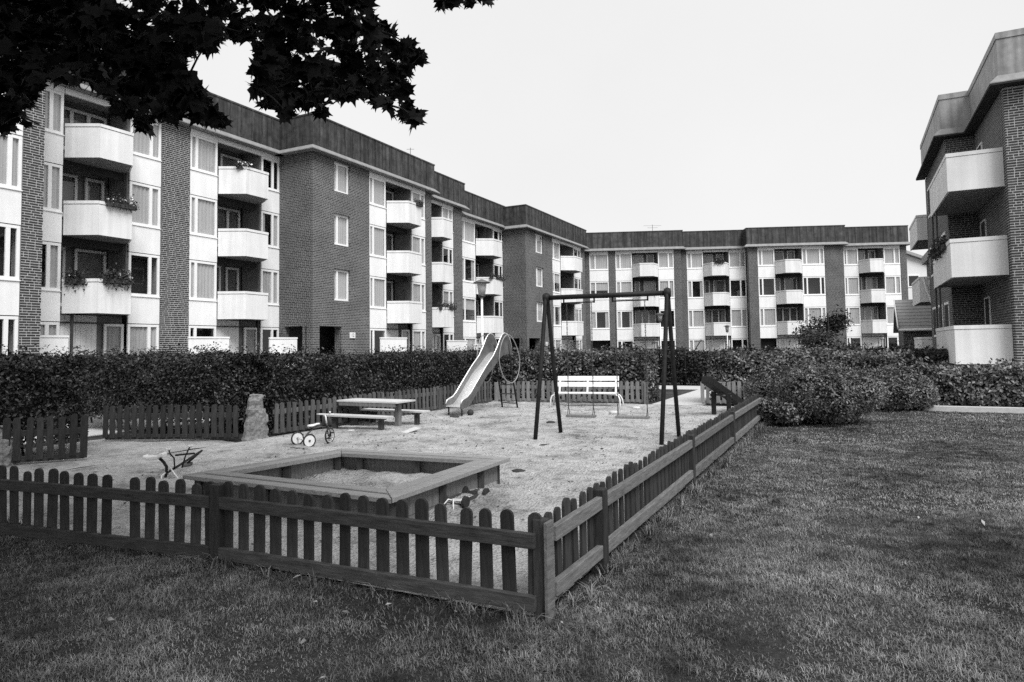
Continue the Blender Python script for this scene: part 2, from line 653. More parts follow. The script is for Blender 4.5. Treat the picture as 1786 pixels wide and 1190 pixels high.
def strip(name, pts, z0, z1, material):
    m = MB()
    m.prism([P(u, w_)[:2] for u, w_ in pts][::-1], z0, z1)
    o = m.build(name, material)
    # make the winding safe
    tag(o, kind='structure')
    return o


# gravel by the left gate, a path along the houses and the path that leaves at the back
strip('path', [(17.5, -4.7), (24, -4.7), (24, -3.4), (17.5, -3.4)], -0.03, 0.010, 'path_gravel')
strip('path', [(24, -22), (26, -22), (26, 8), (24, 8)], -0.5, 0.0, 'path_gravel')
strip('path', [(1.0, -17.0), (24, -17.0), (24, -12.9), (1.0, -12.9)], -0.5, 0.004, 'path_gravel')
strip('kerb', [(17.75, 1.45), (17.75, 14), (18.0, 14), (18.0, 1.45)], -0.1, 0.10, 'concrete')
strip('soil_bed', [(18.0, 1.0), (18.0, 14), (22, 14), (22, 1.0)], -0.1, 0.05, 'soil')

# ------------------------------------------------------------------ apartment blocks
FL = 2.75          # storey height
PB = 2.67          # lower edge of the first spandrel band
SP = 1.08          # height of a spandrel band
TOP = 10.97        # under the eaves


def brick_courses(s0, s1, z0, z1, seed=0):
    """(s, z, length) of bricks in a bond of two stretchers and a header"""
    out = []
    z = z0
    k = 0
    r_ = random.Random(seed)
    while z + 0.06 < z1:
        s = s0 - r_.choice([0.0, 0.065, 0.13, 0.19])
        j = r_.randrange(3)
        while s < s1 - 0.02:
            ln = 0.24 if j % 3 else 0.115
            a, b = max(s, s0), min(s + ln, s1)
            if b - a > 0.03:
                out.append((a, z, b - a))
            s += ln + 0.018
            j += 1
        z += 0.081
        k += 1
    return out


def brick_mass(name, courses, y, parent, kind='stuff'):
    m = MB()
    for s, z, ln in courses:
        dy = rng.uniform(-0.002, 0.002)
        i = len(m.v)
        m.v += [(s, y + dy, z), (s + ln, y + dy, z), (s + ln, y + dy, z + 0.057), (s, y + dy, z + 0.057),
                (s, y + 0.03, z), (s + ln, y + 0.03, z), (s + ln, y + 0.03, z + 0.057), (s, y + 0.03, z + 0.057)]
        m.f += [(i, i + 1, i + 2, i + 3), (i + 4, i + 5, i + 1, i), (i + 3, i + 2, i + 6, i + 7), (i + 4, i, i + 3, i + 7), (i + 1, i + 5, i + 6, i + 2)]
    o = m.build(name, 'brick', parent)
    o['kind'] = kind
    return o


_bm = {}


def brick_singles(courses, y, parent):
    """bricks that can be picked apart: each one an object sharing one of a few meshes"""
    for s, z, ln in courses:
        key = round(ln, 2)
        if key not in _bm:
            m = MB()
            L = key
            m.v = [(0, 0, 0), (L, 0, 0), (L, 0, 0.057), (0, 0, 0.057), (0, 0.03, 0), (L, 0.03, 0), (L, 0.03, 0.057), (0, 0.03, 0.057)]
            m.f = [(0, 1, 2, 3), (4, 5, 1, 0), (3, 2, 6, 7), (4, 0, 3, 7), (1, 5, 6, 2), (5, 4, 7, 6)]
            _bm[key] = m.mesh('brick', 'brick_single')
        o = bpy.data.objects.new('brick', _bm[key])
        COL.objects.link(o)
        o.parent = parent
        o.location = (s, y + rng.uniform(-0.002, 0.002), z)


def curtain(s0, s1, z0, z1, y, parent, gap=None):
    n = max(8, int((s1 - s0) / 0.05))
    m = MB()
    for i in range(n + 1):
        s = s0 + (s1 - s0) * i / n
        yy = y + 0.025 * math.sin(i * 1.9 + s0 * 3) + rng.uniform(-0.006, 0.006)
        m.v += [(s, yy, z0), (s, yy, z1)]
    for i in range(n):
        m.f.append((2 * i, 2 * i + 2, 2 * i + 3, 2 * i + 1))
    return m.build('curtain', 'curtain', parent, smooth=True)


def quad_pane(a, b, y, z0, z1, parent):
    m = MB()
    m.v = [(a, y, z0), (b, y, z0), (b, y, z1), (a, y, z1)]
    m.f = [(0, 1, 2, 3)]
    return m.build('pane', 'glass', parent)


def window(parent, s0, s1, z0, z1, split, tone, y=0.06, fw=0.095, door=False):
    """white casement: one frame, panes, a curtain behind where the photograph shows pale glass"""
    m = MB()
    ya, yb = y, y + 0.07
    cuts = [s0] + [s0 + (s1 - s0) * k for k in split] + [s1]
    m.box(s0, s1, ya, yb, z0, z0 + fw)
    m.box(s0, s1, ya, yb, z1 - fw, z1)
    for k, c in enumerate(cuts):
        a = c if k == 0 else (c - fw if k == len(cuts) - 1 else c - fw * 0.65)
        b = a + (fw if k in (0, len(cuts) - 1) else fw * 1.3)
        m.box(a, b, ya + 0.002, yb - 0.002, z0 + fw, z1 - fw)
    # sill
    m.box(s0 - 0.01, s1 + 0.01, ya - 0.05, ya + 0.02, z0 - 0.035, z0 - 0.001)
    wdw = m.build('window', 'frame_white', parent)
    for k in range(len(cuts) - 1):
        a, b = cuts[k] + fw * 0.6, cuts[k + 1] - fw * 0.6
        quad_pane(a, b, y + 0.04, z0 + fw * 0.7, z1 - fw * 0.7, wdw)
    if tone == 'L':
        curtain(s0 + 0.02, s1 - 0.02, z0 + 0.02, z1 - 0.02, y + 0.085, wdw)
    elif tone == 'M':
        w_ = s1 - s0
        curtain(s0 + 0.02, s0 + 0.28 * w_, z0 + 0.02, z1 - 0.02, y + 0.085, wdw)
        curtain(s1 - 0.22 * w_, s1 - 0.02, z0 + 0.02, z1 - 0.02, y + 0.085, wdw)
    elif tone == 'H':
        curtain(s0 + 0.02, s1 - 0.02, z0 + (z1 - z0) * 0.5, z1 - 0.02, y + 0.085, wdw)
    return wdw


def balcony(parent, s0, s1, pb, bev=0.6, proj=1.05):
    """trapezoid balcony with three parapet panels, a coping and a slab"""
    z0, z1 = pb + 0.29, pb + 1.50
    pts = [(s0, 0.0), (s0 + bev, -proj), (s1 - bev, -proj), (s1, 0.0)]
    slab = MB()
    slab.prism([(s0 + 0.02, 1.25), (s0 + 0.02, 0.0), (s0 + bev + 0.03, -proj + 0.05), (s1 - bev - 0.03, -proj + 0.05), (s1 - 0.02, 0.0), (s1 - 0.02, 1.25)], z0 + 0.02, z0 + 0.17)
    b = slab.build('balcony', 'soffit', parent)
    for k in range(3):
        (xa, ya), (xb, yb) = pts[k], pts[k + 1]
        d = Vector((xb - xa, yb - ya, 0)).normalized()
        nn = Vector((d.y, -d.x, 0))
        g_ = 0.010
        pa = Vector((xa, ya, 0)) + d * g_
        pb_ = Vector((xb, yb, 0)) - d * g_
        q = [pa, pb_, pb_ - nn * 0.05, pa - nn * 0.05]
        MB().prism([(v.x, v.y) for v in q], z0, z1 - 0.13).build('parapet_panel', 'balcony_white', b)
        q = [pa + nn * 0.02, pb_ + nn * 0.02, pb_ - nn * 0.07, pa - nn * 0.07]
        MB().prism([(v.x, v.y) for v in q], z1 - 0.108, z1).build('coping', 'balcony_white', b)
    return b


def loggia(parent, s0, s1, z0, z1, var, tone='D'):
    """recess behind a balcony: side walls, back wall, a glazed door and a window"""
    D = 1.25
    m = MB()
    m.box(s0 - 0.05, s0 + 0.02, 0.15, D, z0, z1)
    m.box(s1 - 0.02, s1 + 0.05, 0.15, D, z0, z1)
    m.box(s0 - 0.05, s1 + 0.05, D + 0.14, D + 0.2, z0, z1)
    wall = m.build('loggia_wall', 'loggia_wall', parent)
    w_ = s1 - s0
    if var % 3 == 0:
        window(parent, s0 + 0.12 * w_, s0 + 0.34 * w_, z0 + 0.2, z1 - 0.25, [], 'D', y=D)
        window(parent, s0 + 0.48 * w_, s0 + 0.97 * w_, z0 + 0.75, z1 - 0.25, [], tone, y=D)
    elif var % 3 == 1:
        window(parent, s0 + 0.06 * w_, s0 + 0.5 * w_, z0 + 0.75, z1 - 0.25, [], tone, y=D)
        window(parent, s0 + 0.62 * w_, s0 + 0.92 * w_, z0 + 0.2, z1 - 0.25, [], 'D', y=D)
    else:
        window(parent, s0 + 0.1 * w_, s0 + 0.94 * w_, z0 + 0.5, z1 - 0.25, [0.35, 0.66], tone, y=D)
    return wall


def sweep_edge(parent, name, path_s, prof, material, ret_l, ret_r):
    """extrude a profile [(out, z)] along the front and, mitred, down the two ends"""
    s0, s1 = path_s
    rows = []
    for out, z in prof:
        row = []
        if ret_l:
            row.append((s0 - out, ret_l, z))
        row.append((s0 - (out if ret_l else 0), -out, z))
        row.append((s1 + (out if ret_r else 0), -out, z))
        if ret_r:
            row.append((s1 + out, ret_r, z))
        rows.append(row)
    m = MB()
    n, k = len(rows), len(rows[0])
    for row in rows:
        m.v += row
    for i in range(n):
        i2 = (i + 1) % n
        for j in range(k - 1):
            m.f.append((i * k + j, i * k + j + 1, i2 * k + j + 1, i2 * k + j))
    m.f.append(tuple(i * k for i in range(n)))
    m.f.append(tuple(i * k + k - 1 for i in reversed(range(n))))
    return m.build(name, material, parent)


def apartment(label, origin, rz, zoff, s0, s1, cols, depth=9.0, ret_l=0.0, ret_r=0.0, seams=True, boards=False, near=False, roof_mat='roof_metal', side_l=None):
    root = empty('apartment_block', label, 'building', (origin[0], origin[1], zoff), rz)
    base = -0.4 - zoff * 0.2
    # body behind the facade: solid coloured near-black to stand for unlit rooms, brick returns on the ends
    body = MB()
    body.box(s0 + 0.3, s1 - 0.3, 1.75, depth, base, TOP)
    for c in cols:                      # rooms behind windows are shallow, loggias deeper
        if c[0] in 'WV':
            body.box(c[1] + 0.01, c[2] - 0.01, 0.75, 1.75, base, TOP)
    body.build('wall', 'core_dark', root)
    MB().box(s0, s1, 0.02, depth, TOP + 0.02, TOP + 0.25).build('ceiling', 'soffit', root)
    floors = [PB + FL * k for k in range(3)]
    for c in cols:
        kind, a, b = c[0], c[1], c[2]
        if kind == 'P':                                     # brick pier or wall
            opt = c[3] if len(c) > 3 else {}
            zt = TOP
            lo = opt.get('from', base)
            if opt.get('bricks'):
                pier = MB().box(a + 0.004, b - 0.004, 0.004, 0.55, base, zt).build('brick_pier', 'mortar', root)
                cs = brick_courses(a, b, opt.get('z0', 0.6), zt - 0.02, int(a * 10))
                if opt['bricks'] == 'single':
                    brick_singles(cs[:300], 0, pier)
                    if len(cs) > 300:
                        brick_mass('bricks', cs[300:], 0, pier)
                else:
                    brick_mass('bricks', cs, 0, pier)
            else:
                holes = opt.get('holes', [])
                m = MB()
                if not holes:
                    m.box(a, b, 0.0, opt.get('d', 0.6), lo, zt)
                else:                                         # wall with openings, cut into boxes
                    ha, hb = holes[0][0], holes[0][1]
                    dd = 0.35
                    m.box(a, ha, 0.0, dd, base if not opt.get('portal') else 2.70, zt)
                    m.box(hb, b, 0.0, dd, base if not opt.get('portal') else 2.70, zt)
                    zz = base if not opt.get('portal') else 2.70
                    for (h0, h1, z0, z1) in sorted(holes, key=lambda h: h[2]):
                        m.box(ha, hb, 0.0, dd, zz, z0)
                        zz = z1
                    m.box(ha, hb, 0.0, dd, zz, zt)
                    if opt.get('portal'):
                        p0, p1 = opt['portal']
                        m.box(a, p0, 0.0, 0.45, base, 2.697)
                        m.box(p1, b, 0.0, 0.45, base, 2.697)
                m.build('brick_wall', 'brickwork', root)
                for (h0, h1, z0, z1) in holes:
                    window(root, h0, h1, z0, z1, [0.28], 'L', y=0.10)
        elif kind in 'WV':                                  # column of windows and white bands
            tones, split = c[3], c[4]
            for k, z in enumerate(floors):
                MB().box(a, b, 0.02, 0.10, z + 0.012, z + SP - 0.04).build('spandrel_panel', 'panel_white', root)
                MB().box(a, b, 0.04, 0.3, z - 0.012, z + 0.012).build('shadow_line', 'core_dark', root)  # near-black strip, paints the shadow line between window head and panel
                zt = floors[k + 1] - 0.013 if k < 2 else TOP - 0.22
                window(root, a, b, z + SP, zt, split, tones[2 - k], y=0.035)
            MB().box(a, b, 0.0, 0.1, TOP - 0.215, TOP - 0.005).build('frieze', 'panel_white', root)
            gt = tones[3]
            if gt == 'O':                                   # open passage
                MB().box(a, a + 0.05, 0.05, 0.7, base, PB - 0.02).build('door_frame', 'dark_metal', root)
            elif gt == '-':
                MB().box(a, b, 0.02, 0.1, base, PB - 0.02).build('spandrel_panel', 'panel_white', root)
            else:
                window(root, a, b, 0.95 if kind == 'W' else 0.25, PB - 0.015, split, gt, y=0.035)
                MB().box(a, b, 0.02, 0.1, base, 0.9 if kind == 'W' else 0.2).build('spandrel_panel', 'panel_white', root)
        elif kind == 'B':                                   # balconies
            var = c[3]
            tones = c[4] if len(c) > 4 else 'DDD'
            for k, z in enumerate(floors):
                balcony(root, a, b, z, bev=0.6 * (b - a) / 2.45)
                zt = floors[k + 1] + 0.31 if k < 2 else TOP + 0.015
                loggia(root, a, b, z + 0.46, zt, var + k, tones[2 - k])
                if k < 2:
                    MB().box(a + 0.02, b - 0.02, 0.35, 0.45, floors[k + 1] + 0.02, floors[k + 1] + 0.31).build('beam', 'core_dark', root)
            MB().box(a, b, 0.0, 0.1, TOP - 0.215, TOP - 0.005).build('frieze', 'panel_white', root)
            # ground floor: boarded wall, a door and a slim post under the slab
            if boards:
                n = int((b - a) * 0.62 / 0.19)
                for i in range(n):
                    MB().box(a + 0.1 + i * 0.19, a + 0.1 + i * 0.19 + 0.182, 0.30, 0.34, base, PB + 0.27).build('board', 'panel_white', root)
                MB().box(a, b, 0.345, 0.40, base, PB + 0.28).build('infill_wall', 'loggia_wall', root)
                window(root, a + (b - a) * 0.68, b - 0.02, 0.25, PB - 0.02, [], 'L', y=0.20)
            else:
                MB().box(a, b, 0.30, 0.40, base, PB + 0.28).build('infill_wall', 'panel_white', root)
                window(root, a + (b - a) * 0.08, a + (b - a) * 0.32, 0.25, PB - 0.1, [], 'D', y=0.20)
                window(root, a + (b - a) * 0.72, b - 0.06, 0.25, PB - 0.1, [], 'L', y=0.20)
            MB().box(a + 0.05, b - 0.05, 0.20, 0.29, PB - 0.03, PB + 0.015).build('beam', 'dark_metal', root)
            ps = a + 0.28 if c[5:6] == ('l',) else b - 0.3
            MB().box(ps, ps + 0.07, -0.12, -0.05, base, PB + 0.3).build('post', 'dark_metal', root)
        elif kind == 'T':                                   # low white terrace screen, standing out from the wall
            n0 = c[3]
            sc = MB()
            sc.hexa([(a, -n0, 0.1), (b, -n0 - c[4], 0.1), (b, -n0 - c[4] + 0.05, 0.1), (a, -n0 + 0.05, 0.1)],
                    [(a, -n0, 2.10), (b, -n0 - c[4], 2.10), (b, -n0 - c[4] + 0.05, 2.10), (a, -n0 + 0.05, 2.10)])
            sc_o = sc.build('terrace_screen', 'panel_white', root)
            cp = MB()
            cp.bar((a - 0.02, -n0 + 0.02, 2.14), (b + 0.02, -n0 - c[4] + 0.02, 2.14), 0.09, 0.07)
            cp.build('coping', 'frame_white', sc_o)
    if side_l:
        d0, portal = side_l
        m = MB()
        if portal:
            m.box(s0 - 0.0, s0 + 0.35, 0.36, d0, 2.70, TOP)
            m.box(s0 - 0.0, s0 + 0.35, 0.36, portal[0], base, 2.697)
            m.box(s0 - 0.0, s0 + 0.35, portal[1], d0, base, 2.697)
        else:
            m.box(s0, s0 + 0.35, 0.36, d0, base, TOP)
        m.build('brick_wall', 'brickwork', root)
    if ret_r:
        MB().box(s1 - 0.3, s1 - 0.001, 0.61, ret_r, base, TOP).build('brick_wall', 'brickwork', root)
    # eaves and dark metal parapet
    sweep_edge(root, 'eaves', (s0, s1), [(0.02, TOP), (0.40, TOP), (0.40, TOP + 0.04), (0.17, TOP + 0.26), (0.02, TOP + 0.26)], 'eaves', ret_l, ret_r)
    rf = sweep_edge(root, 'roof_parapet', (s0, s1), [(0.0, TOP + 0.265), (0.15, TOP + 0.265), (0.15, TOP + 1.70), (0.0, TOP + 1.70)], roof_mat, ret_l, ret_r)
    sweep_edge(root, 'roof_cap', (s0, s1), [(-0.02, TOP + 1.703), (0.18, TOP + 1.703), (0.18, TOP + 1.78), (-0.02, TOP + 1.80)], roof_mat, ret_l, ret_r)
    MB().box(s0 + 0.02, s1 - 0.02, 0.0, depth, TOP + 0.31, TOP + 1.6).build('roof', roof_mat, root)
    if seams:
        n = int((s1 - s0) / 0.62)
        sm = MB().box(0, 0.025, -0.19, -0.149, TOP + 0.31, TOP + 1.70).mesh('seam', roof_mat)
        for i in range(n):
            inst(sm, 'seam', rf, (s0 + 0.3 + i * (s1 - s0 - 0.4) / n, 0, 0))
        if ret_l:
            sl_ = MB().box(-0.19, -0.149, 0, 0.025, TOP + 0.31, TOP + 1.70).mesh('seam', roof_mat)
            for i in range(int(ret_l / 0.6)):
                inst(sl_, 'seam', rf, (s0, 0.35 + 0.6 * i, 0))
    return root


def arow(label, wpl, zoff, s0, s1, cols, **k):
    """block of the left row: s runs along the u axis, facade plane at w = wpl"""
    return apartment(label, P(0, wpl), RZ_A, zoff, s0, s1, cols, **k)


NL, NR = [0.24], [0.76]
S0 = arow('brick and white apartment block cut off by the left edge of the picture', -22.35, 0.05, 4.5, 12.13,
          [('P', 4.5, 7.7), ('B', 7.7, 10.14, 0), ('V', 10.14, 11.52, 'LLDD', NR), ('P', 11.54, 12.13, {'bricks': 'single', 'z0': 1.0})], ret_r=2.0, near=True)
S1 = arow('nearest full white apartment block with two balcony stacks, behind the maple branches', -24.45, 0.0, 12.13, 24.0,
          [('V', 12.2, 13.9, 'LLML', NR), ('B', 13.93, 16.35, 0, 'DDD', 'l'), ('V', 16.38, 17.67, 'LLDL', [0.68]),
           ('P', 17.69, 18.99, {'bricks': 'mass', 'z0': 1.0}), ('W', 19.01, 20.38, 'LLLD', NL), ('B', 20.4, 22.85, 1, 'DDD'),
           ('W', 22.87, 23.98, 'DMLD', [0.62]),
           ('T', 11.9, 13.6, 0.9, 0.1), ('T', 18.3, 20.0, 0.9, 0.3), ('T', 22.5, 23.9, 0.9, 0.3)], boards=True, near=True)
S2 = arow('projecting apartment block with wide brick wall, three single windows and open porch at its corner', -22.35, 0.0, 23.95, 34.07,
          [('P', 23.95, 28.16, {'holes': [(25.45, 26.60, 3.98, 5.52), (25.45, 26.60, 6.73, 8.27), (25.45, 26.60, 9.38, 10.85)], 'portal': (24.42, 25.98)}),
           ('W', 28.18, 29.61, 'LLLD', NL), ('B', 29.63, 32.05, 1, 'DDD'), ('V', 32.07, 33.43, 'LLLL', [0.66]), ('P', 33.45, 34.07),
           ('T', 27.9, 29.9, 0.9, 0.2)],
          ret_l=2.1, ret_r=2.0, side_l=(2.1, (0.62, 1.75)), boards=True)
S3 = arow('narrow white apartment block with one balcony stack, recessed beyond the brick corner block', -22.9, -0.12, 34.0, 38.62,
          [('B', 34.05, 36.2, 2, 'DDD'), ('W', 36.22, 37.5, 'LDLD', [0.6]), ('P', 37.52, 38.62), ('T', 35.2, 37.6, 0.9, 0.0)], ret_r=1.2)
S4 = arow('white apartment block with balconies behind the slide and the tall park lamp', -23.4, -0.36, 38.6, 45.7,
          [('W', 39.2, 41.3, 'LMHL', [0.3]), ('B', 41.32, 44.05, 2, 'DDD'), ('V', 44.07, 45.5, 'DDDD', [0.62]), ('T', 39.4, 42.6, 0.9, 0.0)])
S5 = arow('far projecting brick block with open porch, at the end of the left row', -21.5, -0.46, 45.53, 58.3,
          [('P', 45.53, 50.68, {'holes': [(47.4, 48.83, 3.98, 5.52), (47.4, 48.83, 6.73, 8.27), (47.4, 48.83, 9.38, 10.85)], 'portal': (45.95, 48.0)}),
           ('W', 50.7, 52.4, 'LHML', NL), ('B', 52.43, 55.6, 0, 'LDD'), ('V', 55.62, 57.33, 'DDLL', [0.6]), ('P', 57.35, 58.3)],
          ret_l=1.9, ret_r=1.5, side_l=(1.9, (0.6, 1.7)))

RZ_B = R(-5.0)
CB = Vector((math.cos(RZ_B), math.sin(RZ_B), 0))
NB = Vector((-math.sin(RZ_B), math.cos(RZ_B), 0))


def brow(label, d, zoff, s0, s1, cols, **k):
    # plane  NB . p = d * cos(5 deg)
    o = NB * (d * math.cos(R(5.0)))
    return apartment(label, (o.x, o.y), RZ_B, zoff, s0, s1, cols, **k)


T3 = [0.22]
B1 = brow('back row block seen between the poles of the swing frame', 63.2, -0.60, -1.5, 10.24,
          [('P', -1.5, 1.79), ('W', 1.81, 3.56, 'LHMO', [0.3]), ('P', 3.58, 4.20), ('V', 4.22, 5.73, 'LLMD', [0.28]), ('B', 5.75, 8.11, 2, 'LLD'),
           ('V', 8.13, 9.55, 'LLDD', [0.66]), ('P', 9.57, 10.24)], ret_r=0.8)
B2 = brow('back row block set back with flowers over its top balcony', 64.0, -0.60, 10.26, 16.25,
          [('P', 10.26, 10.84), ('V', 10.86, 12.35, 'LMLL', [0.28]), ('B', 12.37, 14.69, 2, 'LMM'), ('V', 14.71, 16.23, 'LDLD', [0.66])])
B3 = brow('back row block standing forward behind the small round tree', 62.9, -0.62, 16.19, 24.53,
          [('P', 16.19, 17.0), ('W', 17.02, 18.50, 'LDLO', [0.25]), ('B', 18.52, 20.89, 2, 'DDD'), ('W', 20.91, 22.87, 'LDLM', [0.2, 0.8]), ('P', 22.89, 24.53)], ret_l=1.1, ret_r=1.3)
B4 = brow('rightmost block of the back row, with pale curtained windows', 64.2, -0.60, 24.54, 30.56,
          [('P', 24.54, 25.02), ('W', 25.04, 26.33, 'LLLD', [0.22]), ('B', 26.35, 28.56, 2, 'LLL'), ('V', 28.58, 29.99, 'LLLD', [0.66]), ('P', 30.01, 30.56)], ret_r=6.0)


# --- the three-storey block at the right edge: brick corner, long balconies in the angle
def right_block():
    root = empty('apartment_block', 'brick block at the right edge with three long white balconies in its angle', 'building', P(0, 0), RZ_A)
    # local x = u, local y = -w
    W0, U0, U1, W1 = 4.5, 24.92, 30.2, 3.55
    top = 9.28
    pier = MB()
    pier.box(U0 + 0.012, U1 + 4, -W0 - 8, -W0 - 0.012, -0.3, top)
    pier = pier.build('brick_wall', 'mortar', root)
    # far wing standing out towards the courtyard
    MB().box(U1, 37.5, -W0 - 0.02, -W1, -0.3, top).build('brick_wall', 'brickwork', root)
    # side wall above the balconies and the front wall of the corner, brick by brick where they are large
    fr = MB()
    fr.box(U0 + 0.35, U1 - 0.001, -W0 - 0.011, -W0 + 0.004, -0.3, top - 0.001)
    fr.build('brick_wall', 'brickwork', root)
    cs = []
    for s, z, ln in brick_courses(0.0, 2.0, 0.9, top - 0.02, 5):
        cs.append((s, z, ln))
    near = [c for c in cs if c[0] < 0.45]
    rest = [c for c in cs if c[0] >= 0.45]
    holder = bpy.data.objects.new('brick_front', MB().box(0.008, 8.0, 0.004, 0.3, -0.3, top - 0.002).mesh('brick_front', 'mortar'))
    COL.objects.link(holder)
    holder.parent = root
    # the front wall faces -u: local frame of the holder has x along +w
    holder.location = (U0, -W0, 0)
    holder.rotation_euler = (0, 0, -math.pi / 2)
    brick_singles(near[:300], 0, holder)
    brick_mass('bricks', near[300:] + rest, 0, holder)
    # bricks turning the corner onto the side wall
    holder2 = bpy.data.objects.new('brick_return', MB().box(-0.5, -0.012, 0.004, 0.1, -0.3, top - 0.003).mesh('brick_return', 'mortar'))
    COL.objects.link(holder2)
    holder2.parent = root
    holder2.location = (U0 + 0.0, -W0, 0)
    holder2.rotation_euler = (0, 0, math.pi)
    brick_mass('bricks', [(s - 0.5, z, ln) for s, z, ln in brick_courses(0.0, 0.49, 0.9, top - 0.02, 6)], 0, holder2)
    for k in range(3):
        z0 = 0.82 + 2.75 * k
        z1 = z0 + 1.22
        b = MB().box(25.34, U1 - 0.02, -W0 + 0.03, -3.06, z0 + 0.02, z0 + 0.18).build('balcony', 'soffit', root)
        MB().box(25.30, 25.36, -W0 + 0.01, -3.0, z0, z1 - 0.13).build('parapet_panel', 'balcony_white', b)
        MB().box(25.365, U1 + 0.1, -3.06, -3.0, z0, z1 - 0.13).build('parapet_panel', 'balcony_white', b)
        MB().box(25.285, 25.38, -W0 + 0.01, -2.985, z1 - 0.118, z1).build('coping', 'balcony_white', b)
        MB().box(25.385, U1 + 0.1, -3.08, -2.985, z1 - 0.118, z1).build('coping', 'balcony_white', b)
        # white posts and frames at the far end of the balcony
        if k:
            for uu in (28.9, U1 - 0.06):
                MB().box(uu, uu + 0.07, -3.075, -3.015, z0 - 2.75 + 1.22, z0 + 0.02).build('post', 'dark_metal', b)
    # door in the side wall and wing windows
    for k in range(3):
        z0 = 1.0 + 2.75 * k
        MB().box(28.6, 29.5, -W0 + 0.006, -W0 + 0.03, z0, z0 + 2.05).build('door', 'core_dark', root)
        d = MB()
        d.box(28.55, 28.62, -W0 + 0.008, -W0 + 0.05, z0, z0 + 2.1)
        d.box(29.48, 29.55, -W0 + 0.008, -W0 + 0.05, z0, z0 + 2.1)
        d.box(28.62, 29.48, -W0 + 0.008, -W0 + 0.05, z0 + 2.05, z0 + 2.1)
        d.build('door_frame', 'frame_white', root)
        for uu in (31.0, 33.0, 35.2):
            m = MB()
            m.box(uu, uu + 1.3, -W1 + 0.002, -W1 + 0.03, z0 + 0.75, z0 + 2.1)
            wf = m.build('window', 'frame_white', root)
            MB().box(uu + 0.1, uu + 1.2, -W1 + 0.031, -W1 + 0.036, z0 + 0.85, z0 + 2.0).build('pane', 'core_dark', wf)
    # eaves with a dark underside, metal parapet, stepping with the plan
    path = [(U0, -W0 - 8), (U0, -W0), (U1, -W0), (U1, -W1), (37.5, -W1)]

    def off(o):
        return [(U0 - o, -W0 - 8), (U0 - o, -W0 + o), (U1 - o, -W0 + o), (U1 - o, -W1 + o), (37.5, -W1 + o)]

    def sweep(name, prof, material):
        m = MB()
        k = len(path)
        for o_, z in prof:
            m.v += [(x, y, z) for x, y in off(o_)]
        n = len(prof)
        for i in range(n):
            i2 = (i + 1) % n
            for j in range(k - 1):
                m.f.append((i * k + j, i * k + j + 1, i2 * k + j + 1, i2 * k + j))
        m.build(name, material, root)

    sweep('eaves', [(0.38, top + 0.07), (0.38, top + 0.1), (0.14, top + 0.36), (0.0, top + 0.36), (0.0, top + 0.07)], 'eaves')
    sweep('soffit', [(0.0, top + 0.02), (0.37, top + 0.02), (0.37, top + 0.068), (0.0, top + 0.068)], 'core_dark')
    sweep('roof_parapet', [(0.0, top + 0.362), (0.12, top + 0.362), (0.12, top + 1.5), (0.0, top + 1.5)], 'roof_metal_light')
    sweep('roof_cap', [(-0.05, top + 1.503), (0.145, top + 1.503), (0.145, top + 1.7), (-0.05, top + 1.7)], 'roof_metal_light')
    MB().box(U0 + 0.03, 37.4, -W0 - 8, -W0 - 0.03, top + 0.03, top + 1.45).build('roof', 'roof_metal_light', root)
    MB().box(U1 + 0.03, 37.3, -W0 - 0.029, -W1 - 0.03, top + 0.03, top + 1.44).build('roof', 'roof_metal_light', root)
    return root


right_block()


def right_block_far():
    root = empty('apartment_block', 'distant brick block with white balconies peeping out left of the right-hand block', 'building', P(0, 0), RZ_A)
    W0 = 4.6
    MB().box(37.55, 50, -W0 - 8, -W0, -0.6, 6.4).build('brick_wall', 'brickwork', root)
    MB().box(37.55, 50, -W0 - 8, -W0 + 0.25, 6.42, 6.9).build('roof', 'roof_metal_light', root)
    for k in range(3):
        z0 = 0.55 + 2.9 * k + (0.1 if k == 2 else 0)
        b = MB().box(37.85, 41.9, -W0 + 0.02, -3.2, z0 + 0.02, z0 + 0.18).build('balcony', 'soffit', root)
        MB().box(37.8, 37.85, -W0 - 1, -3.16, z0, z0 + 1.1).build('parapet_panel', 'balcony_white', b)
        MB().box(37.855, 42, -3.2, -3.15, z0, z0 + 1.1).build('parapet_panel', 'balcony_white', b)
        MB().box(37.78, 37.87, -W0 - 1, -3.13, z0 + 1.11, z0 + 1.22).build('coping', 'balcony_white', b)
        MB().box(37.875, 42, -3.22, -3.13, z0 + 1.11, z0 + 1.22).build('coping', 'balcony_white', b)
    dp = MB()
    dp.tube([(37.5, -3.3, 4.6), (37.5, -3.45, 3.9), (37.5, -3.9, 2.4), (37.5, -4.4, 2.35)], 0.06, 8)
    dp.build('downpipe', 'frame_white', root)


right_block_far()


